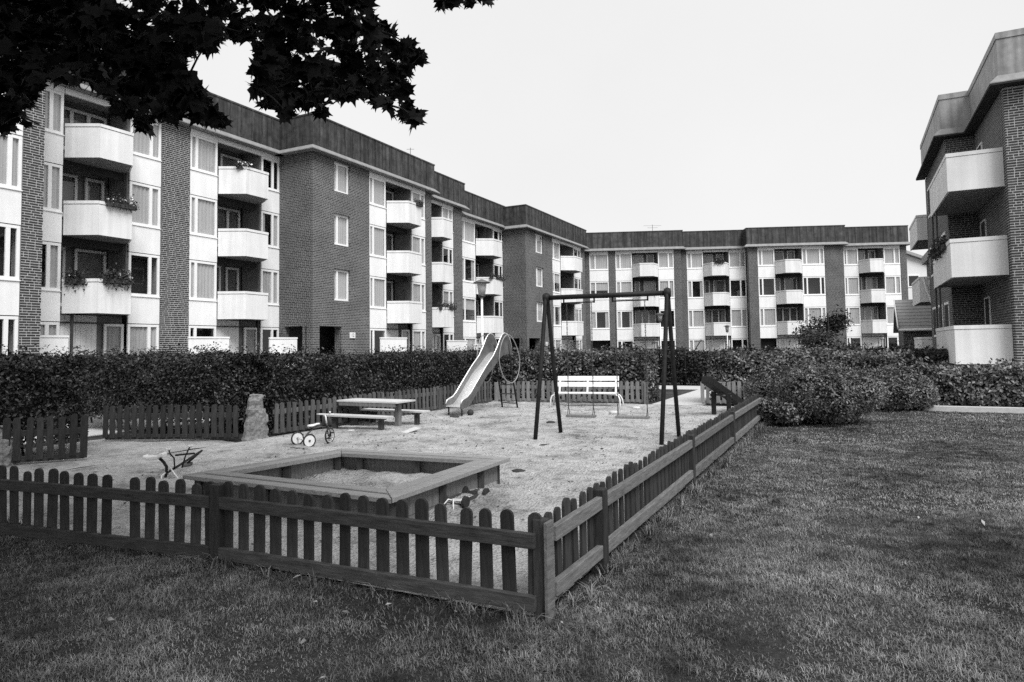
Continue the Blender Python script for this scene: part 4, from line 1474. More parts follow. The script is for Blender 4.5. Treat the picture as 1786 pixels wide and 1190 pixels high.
# sprays of leaves along the low branches: x, y, z, radius in metres and number of leaves
SPRAYS = [(-1.23,3.42,3.06,0.03,3),(-3.36,3.79,2.97,0.04,3),(-3.14,4.94,4.82,0.05,3),(-2.78,4.44,4.41,0.04,3),(-3.58,4.08,4.01,0.04,3),(-0.41,4.17,3.75,0.04,3),(-4.07,4.58,4.55,0.04,3),(-0.15,4.17,3.94,0.04,3),(-4.12,4.7,3.76,0.04,3),(-3.57,4.89,3.42,0.05,3),(-1.29,3.96,3.04,0.04,3),(-3.1,4.42,4.42,0.04,3),(-3.22,3.63,3.03,0.03,3),(-1.88,3.97,3.09,0.04,3),(-3.77,5.05,3.51,0.05,3),(-0.6,3.31,2.77,0.03,3),(-4.09,5.15,4.9,0.05,3),(-1.45,4.02,3.1,0.04,3),(-3.65,4.9,4.82,0.05,3),(-0.88,4.76,4.66,0.04,3),(-2.25,4.25,4.28,0.04,3),(-3.55,4.03,3.57,0.04,3),(-0.67,4.36,3.16,0.04,3),(-1.26,3.31,2.96,0.03,3),(-2.3,3.51,3.07,0.03,3),(-0.27,4.77,4.07,0.04,3),(-1.02,4.58,4.11,0.04,3),(-1.66,4.53,3.67,0.04,3),(-2.05,3.51,2.84,0.03,3),(-0.74,3.65,3.02,0.03,3),(-0.76,4.42,3.3,0.04,3),(-1.82,4.25,4.34,0.04,3),(-0.67,5.06,3.81,0.05,3),(-1.03,3.95,3.13,0.04,3),(-2.79,3.45,3.83,0.03,3),(-0.81,3.64,3.45,0.03,3),(-3.54,4.15,4.33,0.04,3),(-1.17,4.89,3.51,0.05,3),(-1.11,4.19,4.31,0.04,3),(-2.32,4.06,4.17,0.04,3),(-3.66,4.53,4.48,0.04,3),(-2.48,3.59,3.91,0.03,3),(-0.17,5,4.51,0.05,3),(-0.72,4.52,3.55,0.04,3),(-0.98,3.96,4.08,0.04,3),(-2.04,4.35,4.35,0.04,3),(-1.1,4.53,3.88,0.04,3),(-3.87,4.31,4.26,0.04,3),(-2.77,4.12,4.26,0.04,3),(-0.6,3.83,3.33,0.04,3),(-1.55,4.39,4.44,0.04,3),(-1.57,3.83,3.44,0.04,3),(-2.17,3.9,3,0.04,3),(-0.29,3.66,3.88,0.03,3),(-4.18,4.72,4.15,0.04,3),(-0.68,4.43,4.18,0.04,3),(-0.09,3.53,3.55,0.03,3),(-0.44,4.04,3.94,0.04,3),(-2.93,5.03,3.53,0.05,3),(-1.78,3.77,3.3,0.04,3),(-0.13,4.75,4.14,0.04,3),(-1.96,3.79,2.99,0.04,3),(-2.2,3.3,2.94,0.03,3),(-2.35,3.62,3.07,0.03,3),(-3.43,3.92,3.47,0.04,3),(-0.14,4.82,4.58,0.05,3),(-1.96,3.96,3.06,0.04,3),(-3.56,4.41,3.05,0.04,3),(-0.4,4.58,4.52,0.04,3),(-2.43,4.69,4.63,0.04,3),(-1.07,4.68,4.05,0.04,3),(-0.2,4.03,3.76,0.04,3),(-0.39,3.72,3.69,0.03,3),(-1.92,4.96,4.82,0.05,3),(-0.75,3.53,3.28,0.03,3),(-3.14,4.21,3.1,0.04,3),(-3.76,4.21,3.57,0.04,3),(-2.39,4.81,3.48,0.05,3),(-2.05,4.99,4.75,0.05,3),(-2.4,3.37,2.95,0.03,3),(-0.83,3.86,3.04,0.04,3),(-3.9,4.69,3.15,0.04,3),(-1.94,4.23,3.58,0.04,3),(-1.9,3.85,3.34,0.04,3),(-1.42,4.58,3.26,0.04,3),(-1.95,4.29,3.09,0.04,3),(-2.6,4.35,4.37,0.04,3),(-1.38,5.05,4.82,0.05,3),(-2.59,4.74,3.23,0.04,3),(-2,5.13,4.1,0.05,3),(-3.53,4.86,3.54,0.05,3),(-2.36,4.73,3.61,0.04,3),(-0.65,4.81,4.7,0.04,3),(-2.8,5.15,4.86,0.05,3),(-3.55,4.43,3.13,0.04,3),(-1.05,4.4,3.97,0.04,3),(-2.8,4.45,3.4,0.04,3),(-0.86,4.43,4.38,0.04,3),(-1.77,4.06,3.53,0.04,3),(-0.09,3.95,3.95,0.04,3),(-4.51,5.07,3.53,0.05,3),(-0.29,3.5,3.41,0.03,3),(-0.39,4.09,4.15,0.04,3),(-4.38,4.93,4.1,0.05,3),(-0.84,3.92,3.82,0.04,3),(-1.42,4.28,4.33,0.04,3),(-3.52,4.49,3.12,0.04,3),(-1.69,3.49,3.01,0.03,3),(-2.52,4.01,3.16,0.04,3),(-0.79,4.75,3.49,0.04,3),(-0.77,3.42,3.78,0.03,3),(-2.78,4.34,4.35,0.04,3),(-2.97,4.87,3.58,0.05,3),(-0.27,4.2,3.82,0.04,3),(-0.17,3.47,3.75,0.03,3),(-2.72,3.83,4.1,0.04,3),(-0.07,3.85,3.8,0.04,3),(-3.64,4.74,3.19,0.04,3),(-1.49,4.04,4.14,0.04,3),(-0.81,3.56,3.01,0.03,3),(-2,3.47,2.86,0.03,3),(-3.35,3.83,3.06,0.04,3),(-2.55,4.75,4.7,0.04,3),(-0.39,4.34,4.03,0.04,3),(-3.83,4.99,4.87,0.05,3),(-0.78,4.53,4.27,0.04,3),(-2.87,4.37,4.4,0.04,3),(-0.08,5.17,4.75,0.05,3),(-0.53,3.53,3.71,0.03,3),(-3.53,5.17,3.82,0.05,3),(-3.27,3.69,4.02,0.03,3),(-4.43,4.94,4.41,0.05,3),(-0.93,3.99,3.1,0.04,3),(-3.85,4.32,3.38,0.04,3),(-0.7,4.31,3.07,0.04,3),(-0.52,3.72,3.17,0.03,3),(-0.06,4.03,4.13,0.04,3),(-2.63,4.62,3.22,0.04,3),(-1.44,3.61,3.29,0.03,3),(-4.49,5.09,4.46,0.05,3),(-3.41,4.69,4.63,0.04,3),(-1.2,4.46,3.24,0.04,3),(-2.96,5,3.46,0.05,3),(-2.67,4.02,3.32,0.04,3),(-3.45,4.04,3,0.04,3),(-0.86,4.24,4.33,0.04,3),(-1.19,3.97,4.12,0.04,3),(-0.64,4.08,4.18,0.04,3),(-1.2,4.3,4.38,0.04,3),(-1.73,3.82,2.87,0.04,3),(-1.64,3.56,2.9,0.03,3),(-2.24,4.94,4.72,0.05,3),(-2.14,4.34,4.39,0.04,3),(-0.92,5.18,4.05,0.05,3),(-0.47,4.62,4.35,0.04,3),(-0.45,3.93,4.13,0.04,3),(-1.01,4.02,3.72,0.04,3),(-1.11,3.92,3.06,0.04,3),(-4.21,4.73,4.44,0.04,3),(-2.04,3.66,2.83,0.03,3),(-2.28,4.81,4.74,0.04,3),(-1.24,3.66,2.89,0.03,3),(-0.6,3.31,3.09,0.03,3),(-2.6,4.29,4.41,0.04,3),(-0.86,4.32,3.17,0.04,3),(-1.77,3.36,2.78,0.03,3),(-0.22,4.15,4.28,0.04,3),(-3.49,3.9,3.62,0.04,3),(-3.25,4.61,3.6,0.04,3),(-1.89,4.37,3.06,0.04,3),(-1.59,3.85,4.1,0.04,3),(-3.1,3.57,2.8,0.03,3),(-1.21,3.54,2.91,0.03,3),(-0.92,4.87,3.95,0.05,3),(-0.75,4.1,3.93,0.04,3),(-2.91,3.5,3.83,0.03,3),(-0.67,5.08,4.81,0.05,3),(-3.67,4.16,2.97,0.04,3),(-2.1,3.47,2.93,0.03,3),(-1.25,3.38,2.94,0.03,3),(-3.72,4.43,3.11,0.04,3),(-3,4.29,3.37,0.04,3),(-0.58,3.7,3.11,0.03,3),(-0.71,4.13,4.26,0.04,3),(-4.15,4.69,4.32,0.04,3),(-2.86,4.93,4.81,0.05,3),(-0.16,4.37,3.99,0.04,3),(-2.93,3.89,4.09,0.04,3),(-1.07,3.36,3.76,0.03,3),(-3.96,4.73,4.71,0.04,3),(-3.02,3.67,2.84,0.03,3),(-1.57,3.72,3.38,0.03,3),(-2.24,4.13,3.11,0.04,3),(-4.54,5.17,4.29,0.05,3),(-1.21,4.93,4.78,0.05,3),(-1.78,4.88,3.5,0.05,3),(-0.19,4.69,4.58,0.04,3),(-0.63,3.6,3.08,0.03,3),(-0.15,4.57,3.98,0.04,3),(-0.82,4.33,4.13,0.04,3),(-0.76,3.78,3.38,0.04,3),(-2.88,3.89,4.08,0.04,3),(-1.72,4.5,3.7,0.04,3),(-3,4.9,4.73,0.05,3),(-3.86,4.37,3.55,0.04,3),(-1.51,3.41,2.78,0.03,3),(-3.87,4.31,4.32,0.04,3),(-0.49,4.15,4.08,0.04,3),(-0.72,3.37,3.72,0.03,3),(-2.41,4.54,3.31,0.04,3),(-2.89,3.31,3,0.03,3),(-4.13,4.69,3.23,0.04,3),(-1.62,5.17,3.56,0.05,3),(-1.43,3.58,3.85,0.03,3),(-0.17,4.51,4.28,0.04,3),(-3.21,4.22,3.08,0.04,3),(-0.54,4.03,4,0.04,3),(-1.68,3.47,2.85,0.03,3),(-2.96,3.35,3.02,0.03,3),(-2.52,3.41,2.92,0.03,3),(-1.83,4.9,3.69,0.05,3),(-1.11,3.73,3.01,0.03,3),(-1.23,4.38,3.15,0.04,3),(-0.94,4.52,4.1,0.04,3),(-4.05,4.91,4.8,0.05,3),(-2.39,4.8,3.72,0.04,3),(-2.56,4.55,4.58,0.04,3),(-0.23,3.57,3.83,0.03,3),(-2.14,4.84,3.84,0.05,3),(-1.27,3.34,2.88,0.03,3),(-4.35,5.02,4.88,0.05,3),(-3.24,4.93,4.83,0.05,3),(-0.35,3.38,3.39,0.03,3),(-1.05,3.82,3.06,0.04,3),(-3.19,3.65,3.04,0.03,3),(-2.29,3.88,3.12,0.04,3),(-1.62,3.71,3.94,0.03,3),(-1.4,3.98,4.1,0.04,3),(-3.48,3.89,3.75,0.04,3),(-3.65,4.15,4.17,0.04,3),(-1.08,4.59,4.49,0.04,3),(-0.46,3.88,4.03,0.04,3),(-2.58,3.59,3.08,0.03,3),(-0.34,4.46,4.46,0.04,3),(-0.61,3.83,3.03,0.04,3),(-1.68,3.57,2.83,0.03,3),(-3.55,3.94,4.16,0.04,3),(-1.33,4.49,3.23,0.04,3),(-0.67,4.8,4.54,0.04,3),(-3.23,4.13,4.3,0.04,3),(-1.99,4.41,4.47,0.04,3),(-0.53,5.1,4.86,0.05,3),(-1.6,4.29,4.36,0.04,3),(-3.43,3.93,3.03,0.04,3),(-0.87,4.35,4.07,0.04,3),(-0.72,4.96,3.8,0.05,3),(-2.56,4.99,3.74,0.05,3),(-3.14,3.67,3.94,0.03,3),(-3.92,4.51,4.47,0.04,3),(-0.47,3.38,2.72,0.03,3),(-2.99,4.22,3.38,0.04,3),(-3.23,3.61,3.35,0.03,3),(-1.35,3.51,3.8,0.03,3),(-1.02,4.5,3.82,0.04,3),(-0.3,3.47,3.48,0.03,3),(-0.91,5.15,3.52,0.05,3),(-0.82,3.48,3.53,0.03,3),(-2.08,4.98,3.94,0.05,3),(-3.79,4.32,3.38,0.04,3),(-3.33,4.26,4.33,0.04,3),(-1.11,3.34,2.74,0.03,3),(-1.22,3.36,2.99,0.03,3),(-2.2,4.61,3.77,0.04,3),(-0.42,4.51,4.22,0.04,3),(-0.75,3.76,3.01,0.04,3),(-0.63,4.46,3.15,0.04,3),(-2.31,4.2,2.97,0.04,3),(-1.77,4.78,3.88,0.04,3),(-3.02,3.53,2.75,0.03,3),(-1.7,3.56,2.98,0.03,3),(-0.13,5.1,4.91,0.05,3),(-2.44,3.92,4.17,0.04,3),(-2.36,4.74,3.54,0.04,3),(-1.8,3.53,2.85,0.03,3),(-0.12,4.31,4.32,0.04,3),(-0.04,3.31,3.72,0.03,3),(-0.91,3.68,2.99,0.03,3),(-3.54,4.69,3.16,0.04,3),(-1.06,3.63,3.96,0.03,3),(-2.5,5.19,3.9,0.05,3),(-3.59,4.85,3.27,0.05,3),(-0.59,5.16,4.77,0.05,3),(-3.11,4.05,4.17,0.04,3),(-1.45,4.49,4.43,0.04,3),(-1.55,4.22,3.13,0.04,3),(-2.42,4.34,4.36,0.04,3),(-3.16,4.62,3.51,0.04,3),(-1.68,4.43,3.58,0.04,3),(-3.36,4.64,3.38,0.04,3),(-2.39,4.73,4.69,0.04,3),(-0.91,5.08,4.79,0.05,3),(-0.87,4.76,3.48,0.04,3),(-1.55,3.39,3.13,0.03,3),(-0.75,3.59,3.36,0.03,3),(-0.58,3.47,3.14,0.03,3),(-2.9,4.29,4.32,0.04,3),(-1.76,3.47,3.79,0.03,3),(-1.65,5.05,4.01,0.12,8),(-4.28,5.11,3.64,0.12,8),(-0.99,3.31,3.42,0.08,8),(-1.01,4.22,3.96,0.1,8),(-1.03,4.39,3.42,0.1,8),(-1.11,3.96,3.7,0.09,8),(-1.8,3.91,3.71,0.09,8),(-3.96,5.34,4.57,0.13,8),(-2.9,5.33,4.27,0.13,8),(-1.16,4.19,3.59,0.1,8),(-2.67,5.15,4.09,0.12,8),(-0.96,4.55,3.74,0.11,8),(-3.72,4.3,3.11,0.1,8),(-3.71,4.97,4.64,0.12,8),(-3.53,4.48,3.39,0.11,8),(-1.2,3.58,3.67,0.09,8),(-2.38,5.59,4.47,0.13,8),(-2.12,3.88,3.36,0.09,8),(-0.32,5.59,4.66,0.13,8),(-1.5,5.43,3.87,0.13,8),(-1.08,5.54,4.05,0.13,8),(-2.26,3.75,3.39,0.09,8),(-3.98,5.44,5.03,0.13,8),(-1.56,5.3,4.8,0.13,8),(-0.96,5.53,3.87,0.13,8),(-2.84,3.67,3.39,0.09,8),(-1.09,3.46,3.31,0.08,8),(-0.23,3.69,3.72,0.09,8),(-3.3,5.23,4.79,0.12,8),(-3.77,5.57,4.17,0.13,8),(-1.4,3.38,3.46,0.08,8),(-1.91,3.68,3.16,0.09,8),(-1.62,4.87,3.66,0.12,8),(-2.77,3.55,3.63,0.08,8),(-2.06,4.44,4.22,0.11,8),(-3.4,4.13,3.33,0.1,8),(-1.83,3.51,3.55,0.08,8),(-2.26,4.04,3.78,0.1,8),(-2.17,5.47,4.83,0.13,8),(-2.95,5.45,4.93,0.13,8),(-3.53,4.13,3.78,0.1,8),(-1.26,3.54,3.73,0.08,8),(-4.53,5.27,4.19,0.13,8),(-2.33,4.71,4.16,0.11,8),(-4.47,5.53,4.13,0.13,8),(-3.17,3.96,4.02,0.09,8),(-0.16,3.58,3.77,0.09,8),(-4.76,5.47,4.16,0.13,8),(-4.27,5.03,3.83,0.12,8),(-0.42,4.45,4.34,0.11,8),(-2.47,4.86,4.47,0.12,8),(-3.09,4.65,4.38,0.11,8),(-4.41,5.37,4.79,0.13,8),(-3.33,4.1,3.78,0.1,8),(-3.69,5.51,4.68,0.13,8),(-2.49,3.73,3.55,0.09,8),(-2.18,4.42,3.86,0.11,8),(-3,4.72,3.59,0.11,8),(-1.86,4.4,4.21,0.1,8),(-3.3,3.89,3.95,0.09,8),(-3.29,4.29,3.6,0.1,8),(-3.2,5.46,4.82,0.13,8),(-2.79,3.72,3.19,0.09,8),(-1.53,4.33,3.39,0.1,8),(-2.12,3.71,3.16,0.09,8),(-3.12,4.83,4.66,0.12,8),(-1.76,4.71,4.29,0.11,8),(-2.68,4.42,4.35,0.11,8),(-2.61,3.67,3.83,0.09,8),(-2.83,3.64,3.79,0.09,8),(-2.65,3.64,3.21,0.09,8),(-0.93,3.91,3.47,0.09,8),(-2.62,3.89,4.04,0.09,8),(-0.34,3.68,3.74,0.09,8),(-1.59,4.79,3.75,0.11,8),(-2.37,4.45,4.2,0.11,8),(-1.47,5.09,3.62,0.12,8),(-2.81,5.26,4.43,0.13,8),(-1.84,5,4.26,0.12,8),(-0.99,4.32,3.49,0.1,8),(-2.55,4.23,3.47,0.1,8),(-1.76,5.43,4.6,0.13,8),(-2.1,4.31,4.08,0.1,8),(-3.43,4.38,3.14,0.1,8),(-3.31,4.08,3.14,0.1,8),(-2.33,3.76,3.62,0.09,8),(-2.08,3.92,3.17,0.09,8),(-2.62,4,3.38,0.1,8),(-3.22,5.54,5.02,0.13,8),(-2.83,3.98,3.48,0.09,8),(-1.89,4.78,4.13,0.11,8),(-3.18,3.93,3.82,0.09,8),(-0.75,3.53,3.78,0.08,8),(-3.56,4.65,4.05,0.11,8),(-2.93,4.38,3.7,0.1,8),(-0.56,3.35,3.68,0.08,8),(-1.82,4.05,3.9,0.1,8),(-2.8,4.77,4.01,0.11,8),(-3.16,4.92,4.43,0.12,8),(-3.36,3.87,3.1,0.09,8),(-1.29,4.46,3.86,0.11,8),(-2.14,4.75,4,0.11,8),(-0.83,4.02,3.94,0.1,8),(-2.24,3.47,3.3,0.08,8),(-1.63,4.85,4.12,0.12,8),(-3.08,4.49,3.86,0.11,8),(-2.89,3.82,2.98,0.09,8),(-1.14,3.75,3.16,0.09,8),(-1.4,5.02,4.49,0.12,8),(-2.38,4.11,3.91,0.1,8),(-0.7,3.79,3.85,0.09,8),(-3.15,4.58,4.3,0.11,8),(-1.24,4.86,3.78,0.12,8),(-1.88,5.27,4.01,0.13,8),(-1.96,3.91,4,0.09,8),(-2.92,5.56,4.46,0.13,8),(-2.79,3.39,3.7,0.08,8),(-4.18,5.37,3.92,0.13,8),(-1.27,3.93,3.09,0.09,8),(-2.52,3.95,3.67,0.09,8),(-3.35,5.49,4.72,0.13,8),(-1.37,3.83,3.45,0.09,8),(-3.21,4.05,3.81,0.1,8),(-3.87,5.51,4.72,0.13,8),(-3.26,4.12,3.55,0.1,8),(-2.82,3.95,3.67,0.09,8),(-3.57,4.39,3.82,0.1,8),(-2.39,4.63,3.36,0.11,8),(-4.51,5.39,3.5,0.13,8),(-1.6,5.39,4.08,0.13,8),(-1.82,5.55,5.07,0.13,8),(-3.01,3.47,3.02,0.08,8),(-1.78,3.67,3.33,0.09,8),(-0.83,5.2,3.86,0.12,8),(-3.19,3.79,3.73,0.09,8),(-4.62,5.58,4.24,0.13,8),(-1.4,4.03,3.15,0.1,8),(-2.77,4.75,3.45,0.11,8),(-4.26,5.27,3.46,0.13,8),(-1.98,5.03,4.08,0.12,8),(-1.05,4.05,3.69,0.1,8),(-1.22,4.94,4.66,0.12,8),(-1.01,5.25,3.63,0.13,8),(-2.64,4.65,3.84,0.11,8),(-2.22,5.19,4.83,0.12,8),(-3.58,5.15,3.89,0.12,8),(-2.44,3.89,3.42,0.09,8),(-1.72,3.51,2.91,0.08,8),(-1.06,3.9,3.99,0.09,8),(-1.92,4.76,4.6,0.11,8),(-2.88,3.9,3.49,0.09,8),(-3.17,5.29,3.77,0.13,8),(-2.93,4.08,3.32,0.1,8),(-1.65,3.56,3.82,0.08,8),(-3.63,4.91,4.13,0.12,8),(-2.18,3.57,3.72,0.09,8),(-0.54,4.08,4.07,0.1,8),(-3.17,4.4,4.16,0.1,8),(-1.3,4.89,3.53,0.12,8),(-2.98,3.79,3.54,0.09,8),(-2.82,3.36,3.27,0.08,8),(-3.58,4.13,4.21,0.1,8),(-0.96,4.72,3.53,0.11,8),(-3.77,4.3,4.11,0.1,8),(-1.34,3.53,3.8,0.08,8),(-1.89,4.36,3.94,0.1,8),(-1.4,4.81,4.63,0.11,8),(-3.93,4.56,4.12,0.11,8),(-4.57,5.21,4.79,0.12,8),(-1.7,4.88,4.3,0.12,8),(-1.91,3.76,3.28,0.09,8),(-2.05,3.34,3.26,0.08,8),(-3.36,4.27,4.3,0.1,8),(-2.83,3.84,3.15,0.09,8),(-0.33,3.74,3.61,0.09,8),(-2.57,4.76,3.4,0.11,8),(-1.79,3.54,3.02,0.08,8),(-1.14,4.53,4.25,0.11,8),(-3.2,5.36,4.51,0.13,8),(-2.61,4.57,3.69,0.11,8),(-2.31,4.17,3.96,0.1,8),(-3.09,5.58,5.13,0.13,8),(-0.37,5.26,4.85,0.13,8),(-3.42,4.49,3.43,0.11,8),(-2.67,3.56,3.65,0.08,8),(-2.4,4.4,3.48,0.1,8),(-2.79,5.35,4.98,0.13,8),(-2.65,3.84,3.66,0.09,8),(-1.16,3.75,3.77,0.09,8),(-2.72,3.56,3.85,0.08,8),(-0.92,3.6,3.54,0.09,8),(-1.64,3.57,3.31,0.09,8),(-4.19,4.8,4.06,0.11,8),(-2.98,3.9,3.74,0.09,8),(-3.47,4.88,4.04,0.12,8),(-2.25,4.03,3.2,0.1,8),(-3.41,4.02,3.1,0.1,8)]
maple()

# ------------------------------------------------------------------ picket fences
def picket_mesh(wd, h, th, material):
    m = MB()
    n = 6
    prof = [(-wd / 2, 0.0), (wd / 2, 0.0)]
    r_ = wd / 2
    for i in range(n + 1):
        a = math.pi * i / n
        prof.append((r_ * math.cos(a), h - r_ * 0.85 + r_ * 0.85 * math.sin(a)))
    k = len(prof)
    m.v = [(x, 0, z) for x, z in prof] + [(x, th, z) for x, z in prof]
    m.f = [tuple(range(k)), tuple(reversed(range(k, 2 * k)))]
    for i in range(k):
        j = (i + 1) % k
        m.f.append((i, i + k, j + k, j))
    return m.mesh('picket', material)


PICK = {}


def fence(label, a, b, posts, pitch=0.131, h=0.52, skip=(), wood='fence_wood', rails='rail_wood', outside=1, post_h=0.57, lift=0.07, rail_z=(0.40, 0.04), step=0.0, group=None, end_post=True, no_post=()):
    """run of pickets between grid points a and b; outside=+1 puts the rails on the run's right-hand side (looking from a to b)"""
    A_, B_ = Vector(P(*a)), Vector(P(*b))
    d = B_ - A_
    L = d.length
    root = empty('picket_fence', label, 'fence', (A_.x, A_.y, 0), math.atan2(d.y, d.x), group)
    sg = -outside
    if (wood, h) not in PICK:
        PICK[(wood, h)] = [picket_mesh(0.084 + 0.006 * k, h + 0.006 * k, 0.020, wood) for k in range(-1, 2)]
    n = int(L / pitch)
    for i in range(n):
        if i in skip:
            continue
        x = pitch * (i + 0.5)
        inst(rng.choice(PICK[(wood, h)]), 'picket', root, (x + rng.uniform(-0.006, 0.006), 0.0 if sg > 0 else -0.02, lift + rng.gauss(0, 0.009)),
             (rng.uniform(-0.015, 0.015), rng.gauss(0, 0.014), rng.uniform(-0.07, 0.07)))
    ps = sorted(posts)
    y0, y1 = (-0.048, -0.004) if sg > 0 else (0.004, 0.048)
    segs = list(zip(ps[:-1], ps[1:]))
    for (p0, p1) in segs:
        for z in rail_z:
            dz0, dz1 = rng.uniform(-0.008, 0.008), rng.uniform(-0.008, 0.008)
            m = MB()
            xa, xb = p0 + 0.05, p1 - 0.05
            m.hexa([(xa, y0, z + dz0), (xb, y0, z + dz1), (xb, y1, z + dz1), (xa, y1, z + dz0)],
                   [(xa, y0, z + 0.085 + dz0), (xb, y0, z + 0.085 + dz1), (xb, y1, z + 0.085 + dz1), (xa, y1, z + 0.085 + dz0)])
            m.build('rail', rails, root, bevel=0.004)
    for i, p in enumerate(ps):
        if i in no_post or (not end_post and i in (0, len(ps) - 1)):
            continue
        m = MB()
        m.box(p - 0.05, p + 0.05, -0.055, 0.045, -0.15, post_h + rng.uniform(-0.01, 0.01))
        m.build('post', wood, root, bevel=0.006)
    return root


# w runs towards the camera's right; along the front the lawn side is -u, along the right side it is +w
fence('front picket fence from the near corner post to the post below the sandbox', (3.59, -1.6), (3.53, -4.2), [0.0, 2.6], outside=1, pitch=0.152, no_post=(0,))
fence('front picket fence with one picket missing, running on to the left edge', (3.53, -4.2), (2.95, -9.3), [0.0, 2.6, 5.1], skip=(6,), outside=1, pitch=0.152, no_post=(0,))
fence('picket fence along the lawn, from the near corner to the bushes', (3.6, -1.6), (14.05, -1.6), [0.0, 0.91, 3.9, 6.8, 10.4], outside=-1, rail_z=(0.43, 0.11), wood='fence_wood', rails='rail_grey', post_h=0.56, pitch=0.140, h=0.53, no_post=(0,))
fence('dark fence piece left of the gate, beside the left granite post', (4.75, -11.0), (6.08, -9.93), [0.0, 1.7], wood='fence_wood', h=0.60, outside=1, end_post=False)
fence('dark fence under the hedge, between the gate and the granite post', (7.45, -11.8), (8.45, -9.45), [0.0, 2.5], wood='fence_wood', h=0.56, outside=1, end_post=False)
fence('fence behind the picnic table, running to the slide', (9.0, -9.35), (16.9, -9.05), [0.0, 2.6, 5.2, 7.9], wood='fence_mid', rails='fence_mid', h=0.54, pitch=0.15, outside=1, end_post=False)
fence('pale weathered fence behind the white bench', (17.0, -9.0), (17.55, -4.75), [0.0, 2.1, 4.2], wood='fence_weathered', rails='fence_weathered', h=0.54, pitch=0.145, outside=1)
fence('short weathered fence right of the path, behind the seesaw', (17.6, -3.45), (18.1, -1.7), [0.0, 1.75], wood='fence_weathered', rails='fence_weathered', h=0.54, pitch=0.13, outside=1, end_post=False)
cp = empty('corner_post', 'thick post where the two front fences meet', 'post', P(3.60, -1.62), RZ_A)
MB().box(-0.03, 0.045, -0.028, 0.05, -0.15, 0.56).build('post_board', 'fence_wood', cp, bevel=0.006)
MB().box(-0.05, 0.05, -0.052, -0.0285, -0.1, 0.55).build('post_board', 'rail_grey', cp, bevel=0.004)


def rough_stone(label, x, y, wd, dp, h, seed):
    root = empty('granite_post', label, 'stone', (x, y, 0), R(20))
    rs = random.Random(seed)
    m = MB()
    n = 12
    lev = [(-0.12, 1.12), (0.03, 1.12), (0.10, 1.02), (0.22, 0.97), (0.33, 0.92), (0.42, 0.93), (0.52, 0.84), (0.60, 0.83), (0.665, 0.80), (0.69, 0.64), (0.76, 0.63), (0.86, 0.60), (0.95, 0.60), (0.985, 0.52), (1.0, 0.30)]
    n = 16
    for z, sc in lev:
        ox, oy = rs.uniform(-0.02, 0.02), rs.uniform(-0.02, 0.02)
        for i in range(n):
            a = 2 * math.pi * i / n
            c, s_ = math.cos(a), math.sin(a)
            e = 0.55
            q = (abs(c) ** (2 / 0.7) + abs(s_) ** (2 / 0.7)) ** (-0.35)
            rr = sc * q * rs.uniform(0.88, 1.09)
            m.v.append((ox + wd / 2 * c * rr, oy + dp / 2 * s_ * rr, h * z + rs.uniform(-0.014, 0.014)))
    for k in range(len(lev) - 1):
        for i in range(n):
            j = (i + 1) % n
            m.f.append((k * n + i, k * n + j, (k + 1) * n + j, (k + 1) * n + i))
    m.f.append(tuple((len(lev) - 1) * n + i for i in range(n)))
    m.build('shaft', 'granite', root)


rough_stone('rough granite post standing left of the tricycle', -4.5, 11.85, 0.40, 0.34, 0.80, 3)
rough_stone('granite post cut off by the left edge of the picture', -7.17, 9.5, 0.34, 0.30, 0.56, 8)


# ------------------------------------------------------------------ sandbox
def sandbox():
    c = [Vector((x, y, 0)) for x, y in BOXC]
    o0 = (c[0] + c[2]) / 2
    root = empty('sandbox', 'square wooden sandbox with wide bleached seat boards', 'sandbox', (o0.x, o0.y, 0))
    c = [v - o0 for v in c]
    n = 4
    inn = []

    def inset(dist):
        out = []
        for i in range(n):
            p, a, b = c[i], c[i - 1], c[(i + 1) % n]
            d1, d2 = (p - a).normalized(), (b - p).normalized()
            n1, n2 = Vector((-d1.y, d1.x, 0)), Vector((-d2.y, d2.x, 0))
            # intersection of the two offset lines
            q1, q2 = a + n1 * dist, p + n2 * dist
            det = d1.x * -d2.y + d2.x * d1.y
            r_ = q2 - q1
            t_ = (r_.x * -d2.y + d2.x * r_.y) / det
            out.append(q1 + d1 * t_)
        return out

    ext = [inset(0.0), inset(0.132), inset(0.146), inset(0.28)]
    for i in range(n):
        j = (i + 1) % n
        for k in (0, 2):
            a, b, b2, a2 = ext[k][i], ext[k][j], ext[k + 1][j], ext[k + 1][i]
            sh = (b - a).normalized() * (0.004 if True else 0)
            m = MB()
            z0, z1 = 0.255 + rng.uniform(-0.004, 0.004), 0.30 + rng.uniform(-0.006, 0.006)
            q = [a + sh, b - sh, b2 - sh, a2 + sh]
            m.hexa([(v.x, v.y, z0) for v in q], [(v.x, v.y, z1) for v in q])
            m.build('seat_board', 'bleached_wood', root, bevel=0.005)
        # side planks
        w0, w1 = inset(0.11), inset(0.145)
        a, b, b2, a2 = w0[i], w0[j], w1[j], w1[i]
        for z0, z1 in ((-0.15, 0.05), (0.056, 0.252)):
            MB().hexa([(v.x, v.y, z0) for v in (a, b, b2, a2)], [(v.x, v.y, z1) for v in (a, b, b2, a2)]).build('side_plank', 'fence_weathered', root)
        for t_ in (0.02, 0.38, 0.72):
            q = ext[0][i].lerp(ext[0][j], t_) + (ext[1][i] - ext[0][i]) * 0.62
            q2 = ext[0][i].lerp(ext[0][j], t_) + (ext[3][i] - ext[0][i]) * 0.72
            MB().box(q.x - 0.03, q.x + 0.03, q.y - 0.03, q.y + 0.03, -0.1, 0.25).build('stake', 'dark_wood', root)
            MB().box(q2.x - 0.035, q2.x + 0.035, q2.y - 0.035, q2.y + 0.035, -0.1, 0.25).build('stake', 'dark_wood', root)


sandbox()


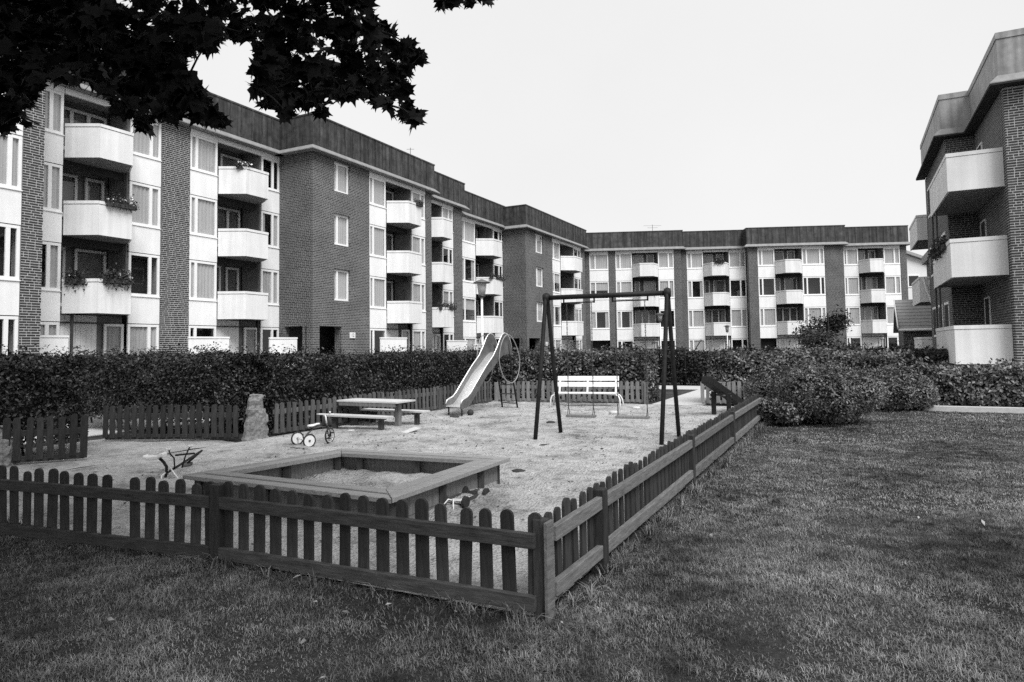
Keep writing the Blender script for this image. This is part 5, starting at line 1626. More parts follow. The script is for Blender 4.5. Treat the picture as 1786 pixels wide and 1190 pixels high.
# ------------------------------------------------------------------ swing frame and swings
def swing_set():
    Lp, Rp = Vector((0.60, 11.65, 2.40)), Vector((2.53, 10.92, 2.40))
    o0 = (Lp + Rp) / 2
    o0.z = 0
    root = empty('swing_set', 'black steel swing frame with two A-shaped ends', 'swing set', o0)
    d = (Rp - Lp).normalized()
    nn = Vector((-d.y, d.x, 0))
    MB().tube([Lp - o0 - d * 0.03, Rp - o0 + d * 0.03], 0.042, 12).build('top_bar', 'black_paint', root, smooth=True)
    feet = {(-1, -1): (0.34, 11.18), (-1, 1): (0.85, 12.12), (1, -1): (2.24, 10.36), (1, 1): (2.79, 11.45)}
    for (e, s), f in feet.items():
        top = (Lp if e < 0 else Rp) - o0
        ft = Vector((f[0], f[1], -0.1)) - o0
        sh = (Vector((ft.x, ft.y, 0)) - Vector((top.x, top.y, 0))).normalized()
        pts = [ft, ft.lerp(top, 0.5), top + sh * 0.055 + Vector((0, 0, -0.12)), top + sh * 0.03 + Vector((0, 0, 0.03)), top + Vector((0, 0, 0.065))]
        MB().tube(pts, 0.036, 10).build('leg', 'black_paint', root, smooth=True)
    for e in (Lp, Rp):
        MB().tube([e - o0 - d * 0.05, e - o0 + d * 0.05], 0.075, 14).build('clamp', 'black_paint', root, smooth=True)
    sw = [(0.175, 0.385, 'left-hand swing with a plank seat on two chains'), (0.585, 0.82, 'right-hand swing with a plank seat, next to the pole')]
    for t0, t1, lab in sw:
        a, b = Lp.lerp(Rp, t0), Lp.lerp(Rp, t1)
        a0, b0 = a - d * 0.05, b + d * 0.05
        m = MB()
        m.tube([a0 - o0 + Vector((0, 0, -0.02)), a0 - o0 + Vector((0, 0, -0.115))], 0.014, 6)
        m.tube([b0 - o0 + Vector((0, 0, -0.02)), b0 - o0 + Vector((0, 0, -0.115))], 0.014, 6)
        m.tube([a0 - o0 + Vector((0, 0, -0.10)), b0 - o0 + Vector((0, 0, -0.10))], 0.011, 6)
        m.build('hanger', 'black_paint', root, smooth=True)
        mid = (a + b) / 2
        r2 = empty('swing', lab, 'swing', (mid.x, mid.y, 0.36), math.atan2(d.y, d.x))
        L = (b - a).length
        MB().box(-L / 2 - 0.03, L / 2 + 0.03, -0.085, 0.085, 0, 0.04).build('seat', 'fence_weathered', r2, bevel=0.005)
        for s in (-1, 1):
            x = s * L / 2
            ch = MB()
            z = 0.20
            k = 0
            while z < 1.93:           # links, alternately turned
                pts = []
                for q in range(8):
                    t_ = 2 * math.pi * q / 8
                    u_, v_ = 0.009 * math.cos(t_), 0.026 * math.sin(t_)
                    pts.append((x + (u_ if k % 2 else 0), (0 if k % 2 else u_), z + v_))
                ch.tube(pts, 0.0042, 5, closed=True)
                z += 0.042
                k += 1
            ch.build('chain', 'dark_metal', r2, smooth=True)
            tr = MB()
            tr.tube([(x, -0.075, 0.02), (x, 0, 0.20), (x, 0.075, 0.02)], 0.006, 6)
            tr.tube([(x, 0.012 * math.cos(t_), 0.205 + 0.022 * math.sin(t_)) for t_ in np.linspace(0, 6.28, 9)[:-1]], 0.006, 5, closed=True)
            tr.build('shackle', 'dark_metal', r2, smooth=True)


swing_set()


# ------------------------------------------------------------------ slide
def slide():
    bx, by = -1.36, 15.42
    rz = math.pi / 2 - R(33.5)
    root = empty('slide', 'metal slide with oval hoop guards and a ladder', 'slide', (bx, by, 0), rz)
    # chute profile: distance, floor height, side height
    pr = [(-0.02, 0.235, 0.05), (0.03, 0.24, 0.12), (0.12, 0.245, 0.15), (0.24, 0.27, 0.16), (0.36, 0.345, 0.17), (0.55, 0.52, 0.18), (0.80, 0.76, 0.18), (1.0, 0.945, 0.18), (1.12, 1.03, 0.19), (1.28, 1.13, 0.22), (1.45, 1.26, 0.30), (1.58, 1.36, 0.40), (1.68, 1.41, 0.46), (1.78, 1.44, 0.47), (1.90, 1.45, 0.43), (2.00, 1.45, 0.33), (2.07, 1.45, 0.18), (2.10, 1.45, 0.05)]
    hw = 0.205
    m = MB()
    for s, z, h in pr:
        m.v += [(s, -hw, z), (s, hw, z), (s, -hw, z - 0.02), (s, hw, z - 0.02)]
    for i in range(len(pr) - 1):
        a, b = 4 * i, 4 * i + 4
        m.f += [(a, b, b + 1, a + 1), (a + 2, a + 3, b + 3, b + 2)]
    m.f += [(0, 1, 3, 2), (len(m.v) - 4, len(m.v) - 2, len(m.v) - 1, len(m.v) - 3)]
    m.build('chute', 'steel', root, smooth=True)
    for sg in (-1, 1):
        y0, y1 = sg * (hw + 0.002), sg * (hw + 0.022)
        q = MB()
        for s, z, h in pr:
            q.v += [(s, y0, z - 0.06), (s, y1, z - 0.06), (s, y1, z + h), (s, y0, z + h)]
        for i in range(len(pr) - 1):
            a, b = 4 * i, 4 * i + 4
            for k in range(4):
                k2 = (k + 1) % 4
                q.f.append((a + k, a + k2, b + k2, b + k))
        q.f += [(0, 3, 2, 1), tuple(len(q.v) - 4 + k for k in range(4))]
        sb = q.build('side_board', 'grey_metal', root)
        MB().tube([(s, (y0 + y1) / 2, z + h + 0.006) for s, z, h in pr], 0.014, 8).build('rim', 'steel', sb, smooth=True)
        # oval guard hoop beside the platform
        pts = []
        for k in range(28):
            t_ = 2 * math.pi * k / 28
            ex = 1.0 - 0.25 * max(0, math.sin(t_))
            pts.append((1.86 + 0.40 * math.cos(t_) * ex - 0.06 * math.sin(t_), sg * (hw + (0.10 if sg < 0 else 0.24) + 0.04 * math.cos(t_)), 1.27 + 0.60 * math.sin(t_)))
        MB().tube(pts, 0.013, 8, closed=True).build('guard_hoop', 'hoop_grey', root, smooth=True)
        MB().tube([(2.33, sg * 0.235, -0.1), (2.12, sg * 0.22, 0.8), (1.97, sg * 0.215, 1.45), (1.93, sg * 0.215, 1.62)], 0.022, 8).build('ladder_rail', 'black_paint', root, smooth=True)
        MB().tube([(0.06, sg * 0.19, -0.1), (0.06, sg * 0.19, 0.23)], 0.017, 8).build('foot', 'black_paint', root, smooth=True)
    for i in range(6):
        z = 0.14 + 0.235 * i
        s = 2.30 - 0.235 * z
        MB().box(s - 0.035, s + 0.035, -0.215, 0.215, z - 0.012, z + 0.012).build('rung', 'dark_metal', root)
    MB().bar((1.2, 0, 1.0), (2.14, 0, 0.6), 0.03, 0.03).build('brace', 'black_paint', root)


slide()


# ------------------------------------------------------------------ white bench
def white_bench():
    a, b = Vector((0.93, 17.52, 0)), Vector((2.70, 16.95, 0))
    d = (b - a)
    root = empty('park_bench', 'white slatted bench with bent tube legs by the back fence', 'bench', (a + b) / 2, math.atan2(d.y, d.x))
    L = 1.62
    for y0, y1, z0, z1, nm in ((0.02, 0.12, 0.34, 0.375, 'seat_slat'), (0.135, 0.235, 0.34, 0.375, 'seat_slat'), (0.25, 0.35, 0.335, 0.37, 'seat_slat')):
        MB().box(-L / 2, L / 2, y0, y1, z0, z1).build(nm, 'white_paint', root, bevel=0.004)
    for z0 in (0.50, 0.655):
        y = 0.40 + (z0 - 0.4) * 0.22
        MB().hexa([(-L / 2, y, z0), (L / 2, y, z0), (L / 2, y + 0.03, z0), (-L / 2, y + 0.03, z0)],
                  [(-L / 2, y + 0.026, z0 + 0.12), (L / 2, y + 0.026, z0 + 0.12), (L / 2, y + 0.056, z0 + 0.12), (-L / 2, y + 0.056, z0 + 0.12)]).build('back_slat', 'white_paint', root, bevel=0.004)
    for x in (-0.74, 0.0, 0.74):
        MB().bar((x, 0.36, 0.33), (x, 0.49, 0.77), 0.045, 0.02).build('back_support', 'white_paint', root)
    for s in (-1, 1):
        x = s * L / 2
        pts = [(x + s * 0.09, 0.0, -0.08), (x + s * 0.085, 0.02, 0.20), (x + s * 0.05, 0.03, 0.29), (x - s * 0.03, 0.05, 0.328), (x - s * 0.25, 0.09, 0.330)]
        MB().tube(pts, 0.018, 8).build('leg', 'white_paint', root, smooth=True)
        pts = [(x + s * 0.13, 0.44, -0.08), (x + s * 0.085, 0.38, 0.20), (x + s * 0.04, 0.35, 0.29), (x - s * 0.03, 0.33, 0.328), (x - s * 0.25, 0.30, 0.330)]
        MB().tube(pts, 0.018, 8).build('leg', 'white_paint', root, smooth=True)


white_bench()


# ------------------------------------------------------------------ low picnic table and its two benches
def picnic():
    rz = math.atan2(-0.53, 1.02)                     # along the w axis
    def plank_top(root, L, wd, z, n, material):
        p = wd / n
        for i in range(n):
            MB().box(-L / 2, L / 2, -wd / 2 + p * i + 0.003, -wd / 2 + p * (i + 1) - 0.003, z - 0.035, z + rng.uniform(-0.002, 0.002)).build('plank', material, root, bevel=0.004)
    t = empty('picnic_table', 'low plank table on two posts in front of the hedge', 'table', (-2.75, 13.55, 0), rz)
    plank_top(t, 1.50, 0.62, 0.545, 5, 'table_wood')
    MB().box(-0.70, 0.70, -0.30, -0.275, 0.44, 0.508).build('apron', 'fence_weathered', t)
    for x in (-0.55, 0.55):
        MB().box(x - 0.05, x + 0.05, -0.05, 0.05, -0.1, 0.505).build('leg', 'dark_wood' if x < 0 else 'fence_weathered', t, bevel=0.005)
        MB().box(x - 0.03, x + 0.03, -0.27, 0.27, 0.45, 0.507).build('cleat', 'dark_wood', t)
    for lab, x, y, L in (('front bench of the low table, nearer the tricycle', -2.97, 12.93, 1.50), ('rear bench of the low table, nearer the hedge', -2.45, 13.98, 1.58)):
        b = empty('plank_bench', lab, 'bench', (x, y, 0), rz)
        plank_top(b, L, 0.27, 0.305, 2, 'table_wood')
        for xx in (-0.56, 0.56):
            MB().box(xx - 0.04, xx + 0.04, -0.045, 0.045, -0.1, 0.268).build('leg', 'dark_wood', b, bevel=0.004)
            MB().box(xx - 0.03, xx + 0.03, -0.12, 0.12, 0.225, 0.2695).build('cleat', 'dark_wood', b)


picnic()


# ------------------------------------------------------------------ tricycle
def wheel(parent, loc, r, wd, rot, spokes=9, disc=False):
    w_ = bpy.data.objects.new('wheel', MB().tube([(r * 0.86 * math.cos(t_), 0, r * 0.86 * math.sin(t_)) for t_ in np.linspace(0, 2 * math.pi, 25)[:-1]], r * 0.06, 6, closed=True).mesh('wheel', 'plastic_white', True))
    COL.objects.link(w_)
    w_.parent = parent
    w_.location = loc
    w_.rotation_euler = rot
    MB().tube([(r * 0.94 * math.cos(t_), 0, r * 0.94 * math.sin(t_)) for t_ in np.linspace(0, 2 * math.pi, 25)[:-1]], wd / 2, 8, closed=True).build('tyre', 'rubber', w_, smooth=True)
    m = MB()
    for k in range(spokes):
        t_ = 2 * math.pi * k / spokes
        m.tube([(0, 0, 0), (r * 0.84 * math.cos(t_), 0, r * 0.84 * math.sin(t_))], r * 0.035, 5)
    m.build('spokes', 'dark_metal', w_)
    MB().tube([(0, -wd * 0.7, 0), (0, wd * 0.7, 0)], r * 0.16, 10).build('hub', 'dark_metal', w_, smooth=True)
    if disc:
        d = MB()
        d.tube([(0, -0.004, 0), (0, 0.004, 0)], r * 0.84, 20)
        d.build('disc', 'plastic_white', w_)
    return w_


def tricycle():
    root = empty('tricycle', 'white saddled tricycle standing on the sand', 'tricycle', (-3.40, 10.97, 0.01), R(42))
    r = 0.105
    wheel(root, (0, -0.22, r), r, 0.026, (0, 0, 0), 10, True)
    wheel(root, (0, 0.22, r), r, 0.026, (0, 0, 0), 10, True)
    wheel(root, (0.46, 0, 0.125), 0.125, 0.028, (0, 0, R(28)), 12)
    MB().tube([(0, -0.21, r), (0, 0.21, r)], 0.013, 8).build('axle', 'plastic_white', root, smooth=True)
    MB().tube([(0.0, 0, r), (0.08, 0, 0.2), (0.18, 0, 0.27), (0.3, 0, 0.285), (0.40, 0, 0.265)], 0.013, 8).build('frame', 'dark_metal', root, smooth=True)
    fk = MB()
    for s in (-1, 1):
        fk.tube([(0.46 - 0.026 * s * math.sin(R(28)), 0.026 * s, 0.125), (0.43 - 0.02 * s * math.sin(R(28)), 0.026 * s, 0.26), (0.42, 0, 0.28)], 0.008, 6)
    fk.tube([(0.42, 0, 0.27), (0.405, 0, 0.33)], 0.016, 8)
    fk.build('fork', 'dark_metal', root, smooth=True)
    MB().tube([(0.405, 0, 0.33), (0.385, 0, 0.475)], 0.014, 8).build('steering_stem', 'plastic_white', root, smooth=True)
    a = R(28)
    hb = []
    for q in (-0.17, -0.11, 0.11, 0.17):
        hb.append((0.385 - q * math.sin(a), q * math.cos(a), 0.48 + 0.0 * q))
    MB().tube(hb, [0.008, 0.012, 0.012, 0.008], 8).build('handlebar', 'plastic_white', root, smooth=True)
    MB().tube([(0.385 - 0.08 * math.sin(-a), -0.085, 0.50), (0.385 - 0.08 * math.sin(-a), -0.085, 0.53)], 0.014, 8).build('bell', 'steel', root, smooth=True)
    # saddle
    m = MB()
    prof = [(0.08, 0.03, 0.305), (0.10, 0.072, 0.31), (0.14, 0.075, 0.312), (0.19, 0.045, 0.318), (0.24, 0.028, 0.330), (0.27, 0.022, 0.330), (0.285, 0.008, 0.325)]
    for x, hw, z in prof:
        m.v += [(x, -hw, z), (x, -hw * 0.7, z + 0.02), (x, hw * 0.7, z + 0.02), (x, hw, z), (x, 0, z - 0.012)]
    for i in range(len(prof) - 1):
        for k in range(5):
            k2 = (k + 1) % 5
            m.f.append((5 * i + k, 5 * i + k2, 5 * i + 5 + k2, 5 * i + 5 + k))
    m.f += [(0, 4, 3, 2, 1), tuple(len(m.v) - 5 + k for k in range(5))]
    m.build('saddle', 'plastic_white', root, smooth=True)
    pd = MB()
    pd.tube([(0.46, 0.03, 0.125), (0.47, 0.055, 0.07)], 0.006, 6)
    pd.tube([(0.46, -0.03, 0.125), (0.45, -0.055, 0.18)], 0.006, 6)
    pd.box(0.45, 0.50, 0.05, 0.12, 0.06, 0.078)
    pd.box(0.43, 0.48, -0.12, -0.05, 0.17, 0.188)
    pd.build('pedals', 'rubber', root)


tricycle()


# ------------------------------------------------------------------ ride-on toy digger
def digger():
    o = Vector((-4.27, 8.30, 0.01))
    root = empty('toy_digger', 'ride-on sand digger with a white seat and two levers', 'toy digger', o)
    B = Vector((0, 0, 0.05))
    m = MB()
    st = [(-0.26, -0.05), (-0.25, 0.05), (0.0, 0.055), (0.03, 0.03), (0.03, -0.03), (0.0, -0.055)]
    # seat: a slab with a raised rear lip
    prof = [(-0.235, 0.30, 0.055), (-0.22, 0.285, 0.07), (-0.14, 0.283, 0.072), (-0.06, 0.29, 0.072), (-0.03, 0.315, 0.07), (-0.005, 0.325, 0.06), (0.012, 0.305, 0.05)]
    for x, z, hw in prof:
        m.v += [(x, -hw, z - 0.045), (x, hw, z - 0.045), (x, hw, z), (x, -hw, z)]
    for i in range(len(prof) - 1):
        for k in range(4):
            k2 = (k + 1) % 4
            m.f.append((4 * i + k, 4 * i + k2, 4 * i + 4 + k2, 4 * i + 4 + k))
    m.f += [(0, 3, 2, 1), tuple(len(m.v) - 4 + k for k in range(4))]
    m.build('seat', 'plastic_white', root, bevel=0.008)
    MB().tube([(-0.06, 0, 0.255), (-0.01, 0, 0.21), (0.03, 0, 0.15), (0.03, 0, 0.07), (0.0, 0, -0.03)], 0.018, 8).build('seat_post', 'black_paint', root, smooth=True)
    boom_e = Vector((0.02, 0.95, 0.20))
    MB().tube([(0.02, 0.0, 0.07), (0.03, 0.3, 0.11), boom_e], 0.015, 8).build('boom', 'black_paint', root, smooth=True)
    MB().tube([boom_e, (-0.10, 0.80, 0.06)], 0.014, 8).build('dipper_arm', 'black_paint', root, smooth=True)
    MB().tube([(0.05, 0.18, 0.26), (-0.02, 0.82, 0.185)], 0.012, 8).build('push_rod', 'black_paint', root, smooth=True)
    bk = MB()
    bk.hexa([(-0.14, 0.72, 0.0), (-0.05, 0.72, 0.0), (-0.05, 0.82, 0.0), (-0.14, 0.82, 0.0)], [(-0.15, 0.74, 0.04), (-0.04, 0.74, 0.04), (-0.04, 0.83, 0.07), (-0.15, 0.83, 0.07)])
    bk.build('bucket', 'dark_metal', root)
    for pts in ([(0.06, 0.14, 0.09), (0.05, 0.14, 0.23), (0.02, 0.10, 0.29), (0.01, 0.08, 0.35)], [(0.12, 0.2, 0.10), (0.16, 0.2, 0.24), (0.20, 0.18, 0.31), (0.235, 0.17, 0.37)]):
        lv = MB().tube(pts, 0.009, 8).build('lever', 'black_paint', root, smooth=True)
        e = Vector(pts[-1])
        MB().tube([e + Vector((-0.03, 0, 0.01)), e + Vector((-0.012, 0, -0.004)), e + Vector((0.012, 0, -0.004)), e + Vector((0.03, 0, 0.012))], 0.011, 8).build('grip', 'plastic_white', lv, smooth=True)
    for pts in ([(0.05, 0.05, 0.13), (0.12, -0.02, 0.09), (0.24, -0.1, 0.0)], [(0.04, 0.02, 0.10), (0.0, -0.06, 0.05), (0.03, -0.12, 0.0)], [(0.02, 0.05, 0.09), (-0.02, 0.15, 0.03), (-0.03, 0.2, 0.0)]):
        MB().tube(pts, 0.008, 6).build('base_leg', 'white_paint', root, smooth=True)


digger()


# ------------------------------------------------------------------ toy wagon
def wagon():
    root = empty('toy_wagon', 'little four-wheeled toy wagon beside the sandbox corner', 'toy wagon', (-0.50, 6.78, 0.055), RZ_A)
    m = MB()
    m.hexa([(-0.19, -0.075, 0.0), (0.10, -0.075, 0.0), (0.10, 0.075, 0.0), (-0.19, 0.075, 0.0)], [(-0.20, -0.085, 0.012), (0.11, -0.085, 0.012), (0.11, 0.085, 0.012), (-0.20, 0.085, 0.012)])
    m.build('bed', 'plastic_white', root)
    MB().bar((-0.21, -0.09, 0.018), (0.12, -0.09, 0.018), 0.008, 0.035).build('side_board', 'dark_metal', root)
    MB().bar((-0.21, 0.09, 0.018), (0.12, 0.09, 0.018), 0.008, 0.035).build('side_board', 'dark_metal', root)
    MB().bar((0.118, -0.085, 0.03), (0.118, 0.085, 0.03), 0.008, 0.06).build('side_board', 'dark_metal', root)
    MB().bar((0.12, 0, 0.02), (0.27, 0.0, 0.03), 0.05, 0.03).build('hood', 'dark_metal', root)
    for x in (-0.19, 0.22):
        MB().tube([(x, -0.12, 0.015), (x, 0.12, 0.015)], 0.007, 6).build('axle', 'dark_metal', root, smooth=True)
        for y in (-0.125, 0.125):
            w_ = MB()
            w_.tube([(x, y - 0.018, 0.015), (x, y - 0.014, 0.015), (x, y + 0.014, 0.015), (x, y + 0.018, 0.015)], [0.046, 0.060, 0.060, 0.046], 16)
            w_.build('wheel', 'rubber', root)
    MB().tube([(-0.20, -0.02, 0.02), (-0.27, 0.02, 0.05), (-0.36, 0.06, -0.03)], 0.007, 6).build('pull_rod', 'white_paint', root, smooth=True)
    MB().tube([(-0.20, 0.02, 0.02), (-0.26, -0.03, 0.05), (-0.34, -0.08, -0.03)], 0.007, 6).build('pull_rod', 'white_paint', root, smooth=True)


wagon()


# ------------------------------------------------------------------ seesaw
def seesaw():
    root = empty('seesaw', 'dark tilted seesaw beam near the far end of the playground', 'seesaw', (4.62, 15.0, 0), RZ_A)
    MB().bar((-0.95, 0.16, 0.82), (1.15, -0.30, 0.10), 0.20, 0.15).build('beam', 'black_paint', root, bevel=0.01)
    MB().box(-0.24, -0.15, 0.10, 0.19, -0.1, 0.52).build('post', 'black_paint', root, bevel=0.006)
    MB().box(-0.24, -0.15, -0.22, -0.13, -0.1, 0.48).build('post', 'black_paint', root, bevel=0.006)
    MB().tube([(-0.2, -0.24, 0.42), (-0.2, 0.22, 0.46)], 0.02, 8).build('axle', 'dark_metal', root, smooth=True)
    MB().tube([(-0.7, 0.0, 0.75), (-0.7, 0.07, 0.98), (-0.7, 0.14, 0.75)], 0.012, 8).build('handle', 'dark_metal', root, smooth=True)


seesaw()


# ------------------------------------------------------------------ park lamps
def lamp(label, x, y, z, base, sc=1.0):
    root = empty('park_lamp', label, 'lamp', (x, y, base), 0, 'park lamps among the houses')
    h = z - base
    MB().tube([(0, 0, -0.2), (0, 0, 1.0), (0, 0, h - 0.55)], [0.055, 0.045, 0.035], 10).build('pole', 'white_paint', root, smooth=True)
    MB().lathe([(0.06, h - 0.56), (0.11, h - 0.54), (0.12, h - 0.50), (0.06, h - 0.47)], 16).build('collar', 'dark_metal', root, smooth=True)
    MB().lathe([(0.11, h - 0.48), (0.16, h - 0.10), (0.16, h - 0.08)], 16).build('globe', 'lamp_glass', root, smooth=True)
    MB().lathe([(0.28, h - 0.09), (0.285, h - 0.07), (0.16, h - 0.01), (0.05, h + 0.03), (0.01, h + 0.04)], 20).build('hood', 'grey_metal', root, smooth=True)


lamp('near park lamp with a flat hood, just above the slide', -0.98, 22.0, 3.76, 0.0)
lamp('park lamp seen between the two poles at the right end of the swing frame', 9.45, 43.0, 3.6, -0.4)
lamp('most distant park lamp, in front of the set-back block', 17.54, 55.0, 3.1, -0.45)


# ------------------------------------------------------------------ carpet-beating rack beyond the hedge
def rack():
    root = empty('carpet_rack', 'dark carpet-beating rack standing beyond the hedge', 'rack', (4.9, 27.0, 0), R(-8))
    MB().tube([(-0.95, 0, 1.47), (2.1, 0, 1.33)], 0.028, 8).build('rail', 'black_paint', root, smooth=True)
    MB().tube([(-0.8, 0.9, 1.42), (2.0, 0.9, 1.26)], 0.026, 8).build('rail', 'black_paint', root, smooth=True)
    MB().tube([(-0.95, 0, 1.47), (0.2, 0.9, 1.2)], 0.022, 8).build('brace', 'black_paint', root, smooth=True)
    for x, y in ((-0.1, 0.45), (1.95, 0.0), (1.95, 0.9)):
        MB().tube([(x, y, -0.2), (x, y, 1.45)], 0.035, 8).build('post', 'black_paint', root, smooth=True)
    MB().tube([(2.1, 0, 1.0), (2.6, 0.1, 1.75)], 0.02, 8).build('prop', 'black_paint', root, smooth=True)


rack()


def antenna(label, x, y, z, h, bars):
    root = empty('roof_antenna', label, 'antenna', (x, y, z))
    MB().tube([(0, 0, -0.4), (0, 0, h)], 0.02, 6).build('mast', 'grey_metal', root)
    for zz, L in bars:
        MB().tube([(-L / 2, 0, zz), (L / 2, 0, zz)], 0.012, 5).build('crossbar', 'grey_metal', root)


v = P(36.0, -25.2)
antenna('thin aerial on the roof beyond the brick corner block', v[0], v[1], 12.6, 2.1, [(1.15, 1.3), (2.0, 0.5)])
v = CB * 8.0 + NB * 65.5
antenna('thin aerial on the roof of the back row', v.x, v.y, 12.1, 1.1, [(1.0, 1.7), (0.8, 1.0)])


# ------------------------------------------------------------------ balcony plants
def planter(label, origin, rz, s0, s1, y0, y1, z, seed, flowers=18, n=420, drop=0.12):
    o = Vector(origin)
    root = empty('flower_box', label, 'flower box', (o.x, o.y, 0), rz, 'flower boxes on the balconies')
    m = MB()
    m.bar((s0, y0, z - 0.06), (s1, y1, z - 0.06), 0.16, 0.14)
    m.build('box', 'dark_wood', root)
    rs = np.random.RandomState(seed)
    t_ = rs.uniform(0, 1, n)
    p = np.stack([s0 + (s1 - s0) * t_, y0 + (y1 - y0) * t_, np.full(n, z + 0.06)], 1) + rs.normal(size=(n, 3)) * np.array([0.07, 0.09, drop])
    nv = rs.normal(size=(n, 3)) + np.array([0, -0.4, 0.6])
    link('foliage', leaf_mesh('foliage', p, nv, 0.085, 'leaf_tree', seed=seed), root)
    if flowers:
        k = rs.randint(0, n, flowers)
        link('blossom', leaf_mesh('blossom', p[k] + np.array([0, -0.04, 0.05]), nv[k], 0.085, 'flower', aspect=0.95, seed=seed + 1), root)


o1, o2 = P(0, -24.45), P(0, -22.35)
zb = PB + 1.50
planter('flower box full of blossom on the near balcony, one floor below the top', o1, RZ_A, 14.75, 15.85, -1.12, -1.12, zb + FL - 0.0, 51)
planter('overgrown dark flower box on the near balcony above the boarded wall, right half', o1, RZ_A, 14.7, 15.7, -1.12, -1.12, zb, 52, 10, 900, 0.16)
planter('dark trailing plants at the left corner of the lowest near balcony', o1, RZ_A, 13.98, 14.3, -0.15, -0.7, zb - 0.05, 53, 4, 600, 0.16)
planter('pale bushy flower box on the top balcony beside the brick corner', o1, RZ_A, 20.75, 21.2, -0.75, -1.0, zb + 2 * FL, 54, 30, 400, 0.08)
planter('small flower box at the corner of the top balcony of the brick corner block', o2, RZ_A, 30.9, 31.5, -1.08, -1.06, zb + 2 * FL, 55, 6, 350, 0.10)
o3, o4 = P(0, -22.9), P(0, -23.4)
planter('dark flower box on the lowest balcony of the narrow recessed block', o3, RZ_A, 34.4, 35.9, -0.9, -1.08, zb - 0.12, 56, 4, 800, 0.13)
planter('plants along the middle balcony behind the park lamp', o4, RZ_A, 41.7, 43.6, -0.95, -1.08, zb + FL - 0.36, 57, 2, 700, 0.10)
v = NB * (64.0 * math.cos(R(5)))
planter('dark bunch of plants hanging over the top balcony of the set-back back block', (v.x, v.y), RZ_B, 13.2, 14.0, -1.1, -1.1, zb + 2 * FL - 0.55, 58, 8, 900, 0.16)
v = NB * (63.2 * math.cos(R(5)))
planter('row of plants on the middle balcony seen above the swing bar', (v.x, v.y), RZ_B, 6.1, 7.8, -1.08, -1.08, zb + FL - 0.6, 59, 2, 700, 0.07)
planter('creeper spilling from the middle balcony of the right-hand block', P(0, 0), RZ_A, 26.2, 29.4, -2.96, -2.96, 4.74, 60, 10, 1500, 0.14)


# ------------------------------------------------------------------ small things on the sand
def loose():
    b = empty('ball', 'dark ball lying under the slide', 'ball', (-0.98, 15.45, 0.08))
    m = MB()
    m.lathe([(0.075 * math.sin(t_), 0.075 * -math.cos(t_)) for t_ in np.linspace(0.05, math.pi - 0.05, 10)], 18)
    m.build('ball_shell', 'rubber', b, smooth=True)
    r_ = empty('rake', 'small rake lying behind the wheels of the tricycle', 'rake', (-3.33, 10.58, 0.02), R(-18))
    MB().box(-0.17, 0.17, -0.012, 0.012, 0.0, 0.02).build('rake_head', 'dark_metal', r_)
    for i in range(11):
        MB().tube([(-0.16 + 0.032 * i, 0, 0.01), (-0.16 + 0.032 * i, -0.05, -0.008)], 0.004, 5).build('tine', 'dark_metal', r_)
    MB().tube([(0, 0, 0.012), (0.25, 0.04, 0.015)], 0.01, 6).build('handle', 'fence_weathered', r_, smooth=True)
    c = empty('board', 'bent pale sheet of board lying in front of the low table', 'board', (-2.1, 12.35, 0.02), R(30))
    MB().hexa([(-0.38, -0.09, 0.0), (0.08, -0.09, 0.0), (0.08, 0.09, 0.0), (-0.38, 0.09, 0.0)], [(-0.38, -0.09, 0.012), (0.08, -0.09, 0.012), (0.08, 0.09, 0.012), (-0.38, 0.09, 0.012)]).build('sheet', 'bleached_wood', c)
    MB().hexa([(0.085, -0.14, 0.0), (0.38, -0.12, 0.07), (0.38, 0.14, 0.07), (0.085, 0.09, 0.0)], [(0.085, -0.14, 0.012), (0.38, -0.12, 0.082), (0.38, 0.14, 0.082), (0.085, 0.09, 0.012)]).build('sheet', 'concrete', c)
    for i, (x, y, s, lab, dk) in enumerate([(0.46, 10.55, 0.06, 'dark stone on the sand in front of the swing frame', 1), (2.3, 15.5, 0.10, 'stone just behind the right-hand swing', 0), (0.75, 13.7, 0.08, 'dark lump on the sand behind the left swing pole', 1),
                                              (-3.05, 12.75, 0.07, 'pale stone by the front leg of the low table', 0), (3.0, 16.6, 0.09, 'flat stone at the right foot of the white bench', 0), (-1.32, 15.1, 0.09, 'dark lump in front of the foot of the slide', 1), (0.05, 8.4, 0.07, 'dark clod of earth right of the sandbox corner', 1)]):
        m = MB()
        rr = random.Random(i)
        for (q, z) in [(0.6, 0.0), (1.0, 0.25), (0.9, 0.5), (0.5, 0.72)]:
            for k in range(9):
                a = 2 * math.pi * k / 9
                w_ = q * s * rr.uniform(0.8, 1.15)
                m.v.append((w_ * 1.3 * math.cos(a), w_ * math.sin(a), z * s))
        for l in range(3):
            for k in range(9):
                k2 = (k + 1) % 9
                m.f.append((l * 9 + k, l * 9 + k2, (l + 1) * 9 + k2, (l + 1) * 9 + k))
        m.f.append(tuple(27 + k for k in range(9)))
        o = m.build('stone', 'soil' if dk else 'concrete', smooth=True)
        o.location = (x, y, 0.0)
        tag(o, lab, 'stone', 'stones lying about the sand')


loose()

# drying frame on the near terrace
v = P(14.9, -23.0)
df = empty('drying_frame', 'thin drying frame on the terrace below the near balconies', 'drying frame', (v[0], v[1], 0.0), RZ_A)
MB().tube([(-0.55, 0, 1.45), (0.6, 0, 1.50)], 0.012, 6).build('crossbar', 'dark_metal', df)
for x in (-0.45, 0.5):
    MB().tube([(x - 0.1, -0.2, -0.1), (x, 0, 1.46)], 0.010, 6).build('leg', 'dark_metal', df)
    MB().tube([(x + 0.1, 0.2, -0.1), (x, 0, 1.46)], 0.010, 6).build('leg', 'dark_metal', df)


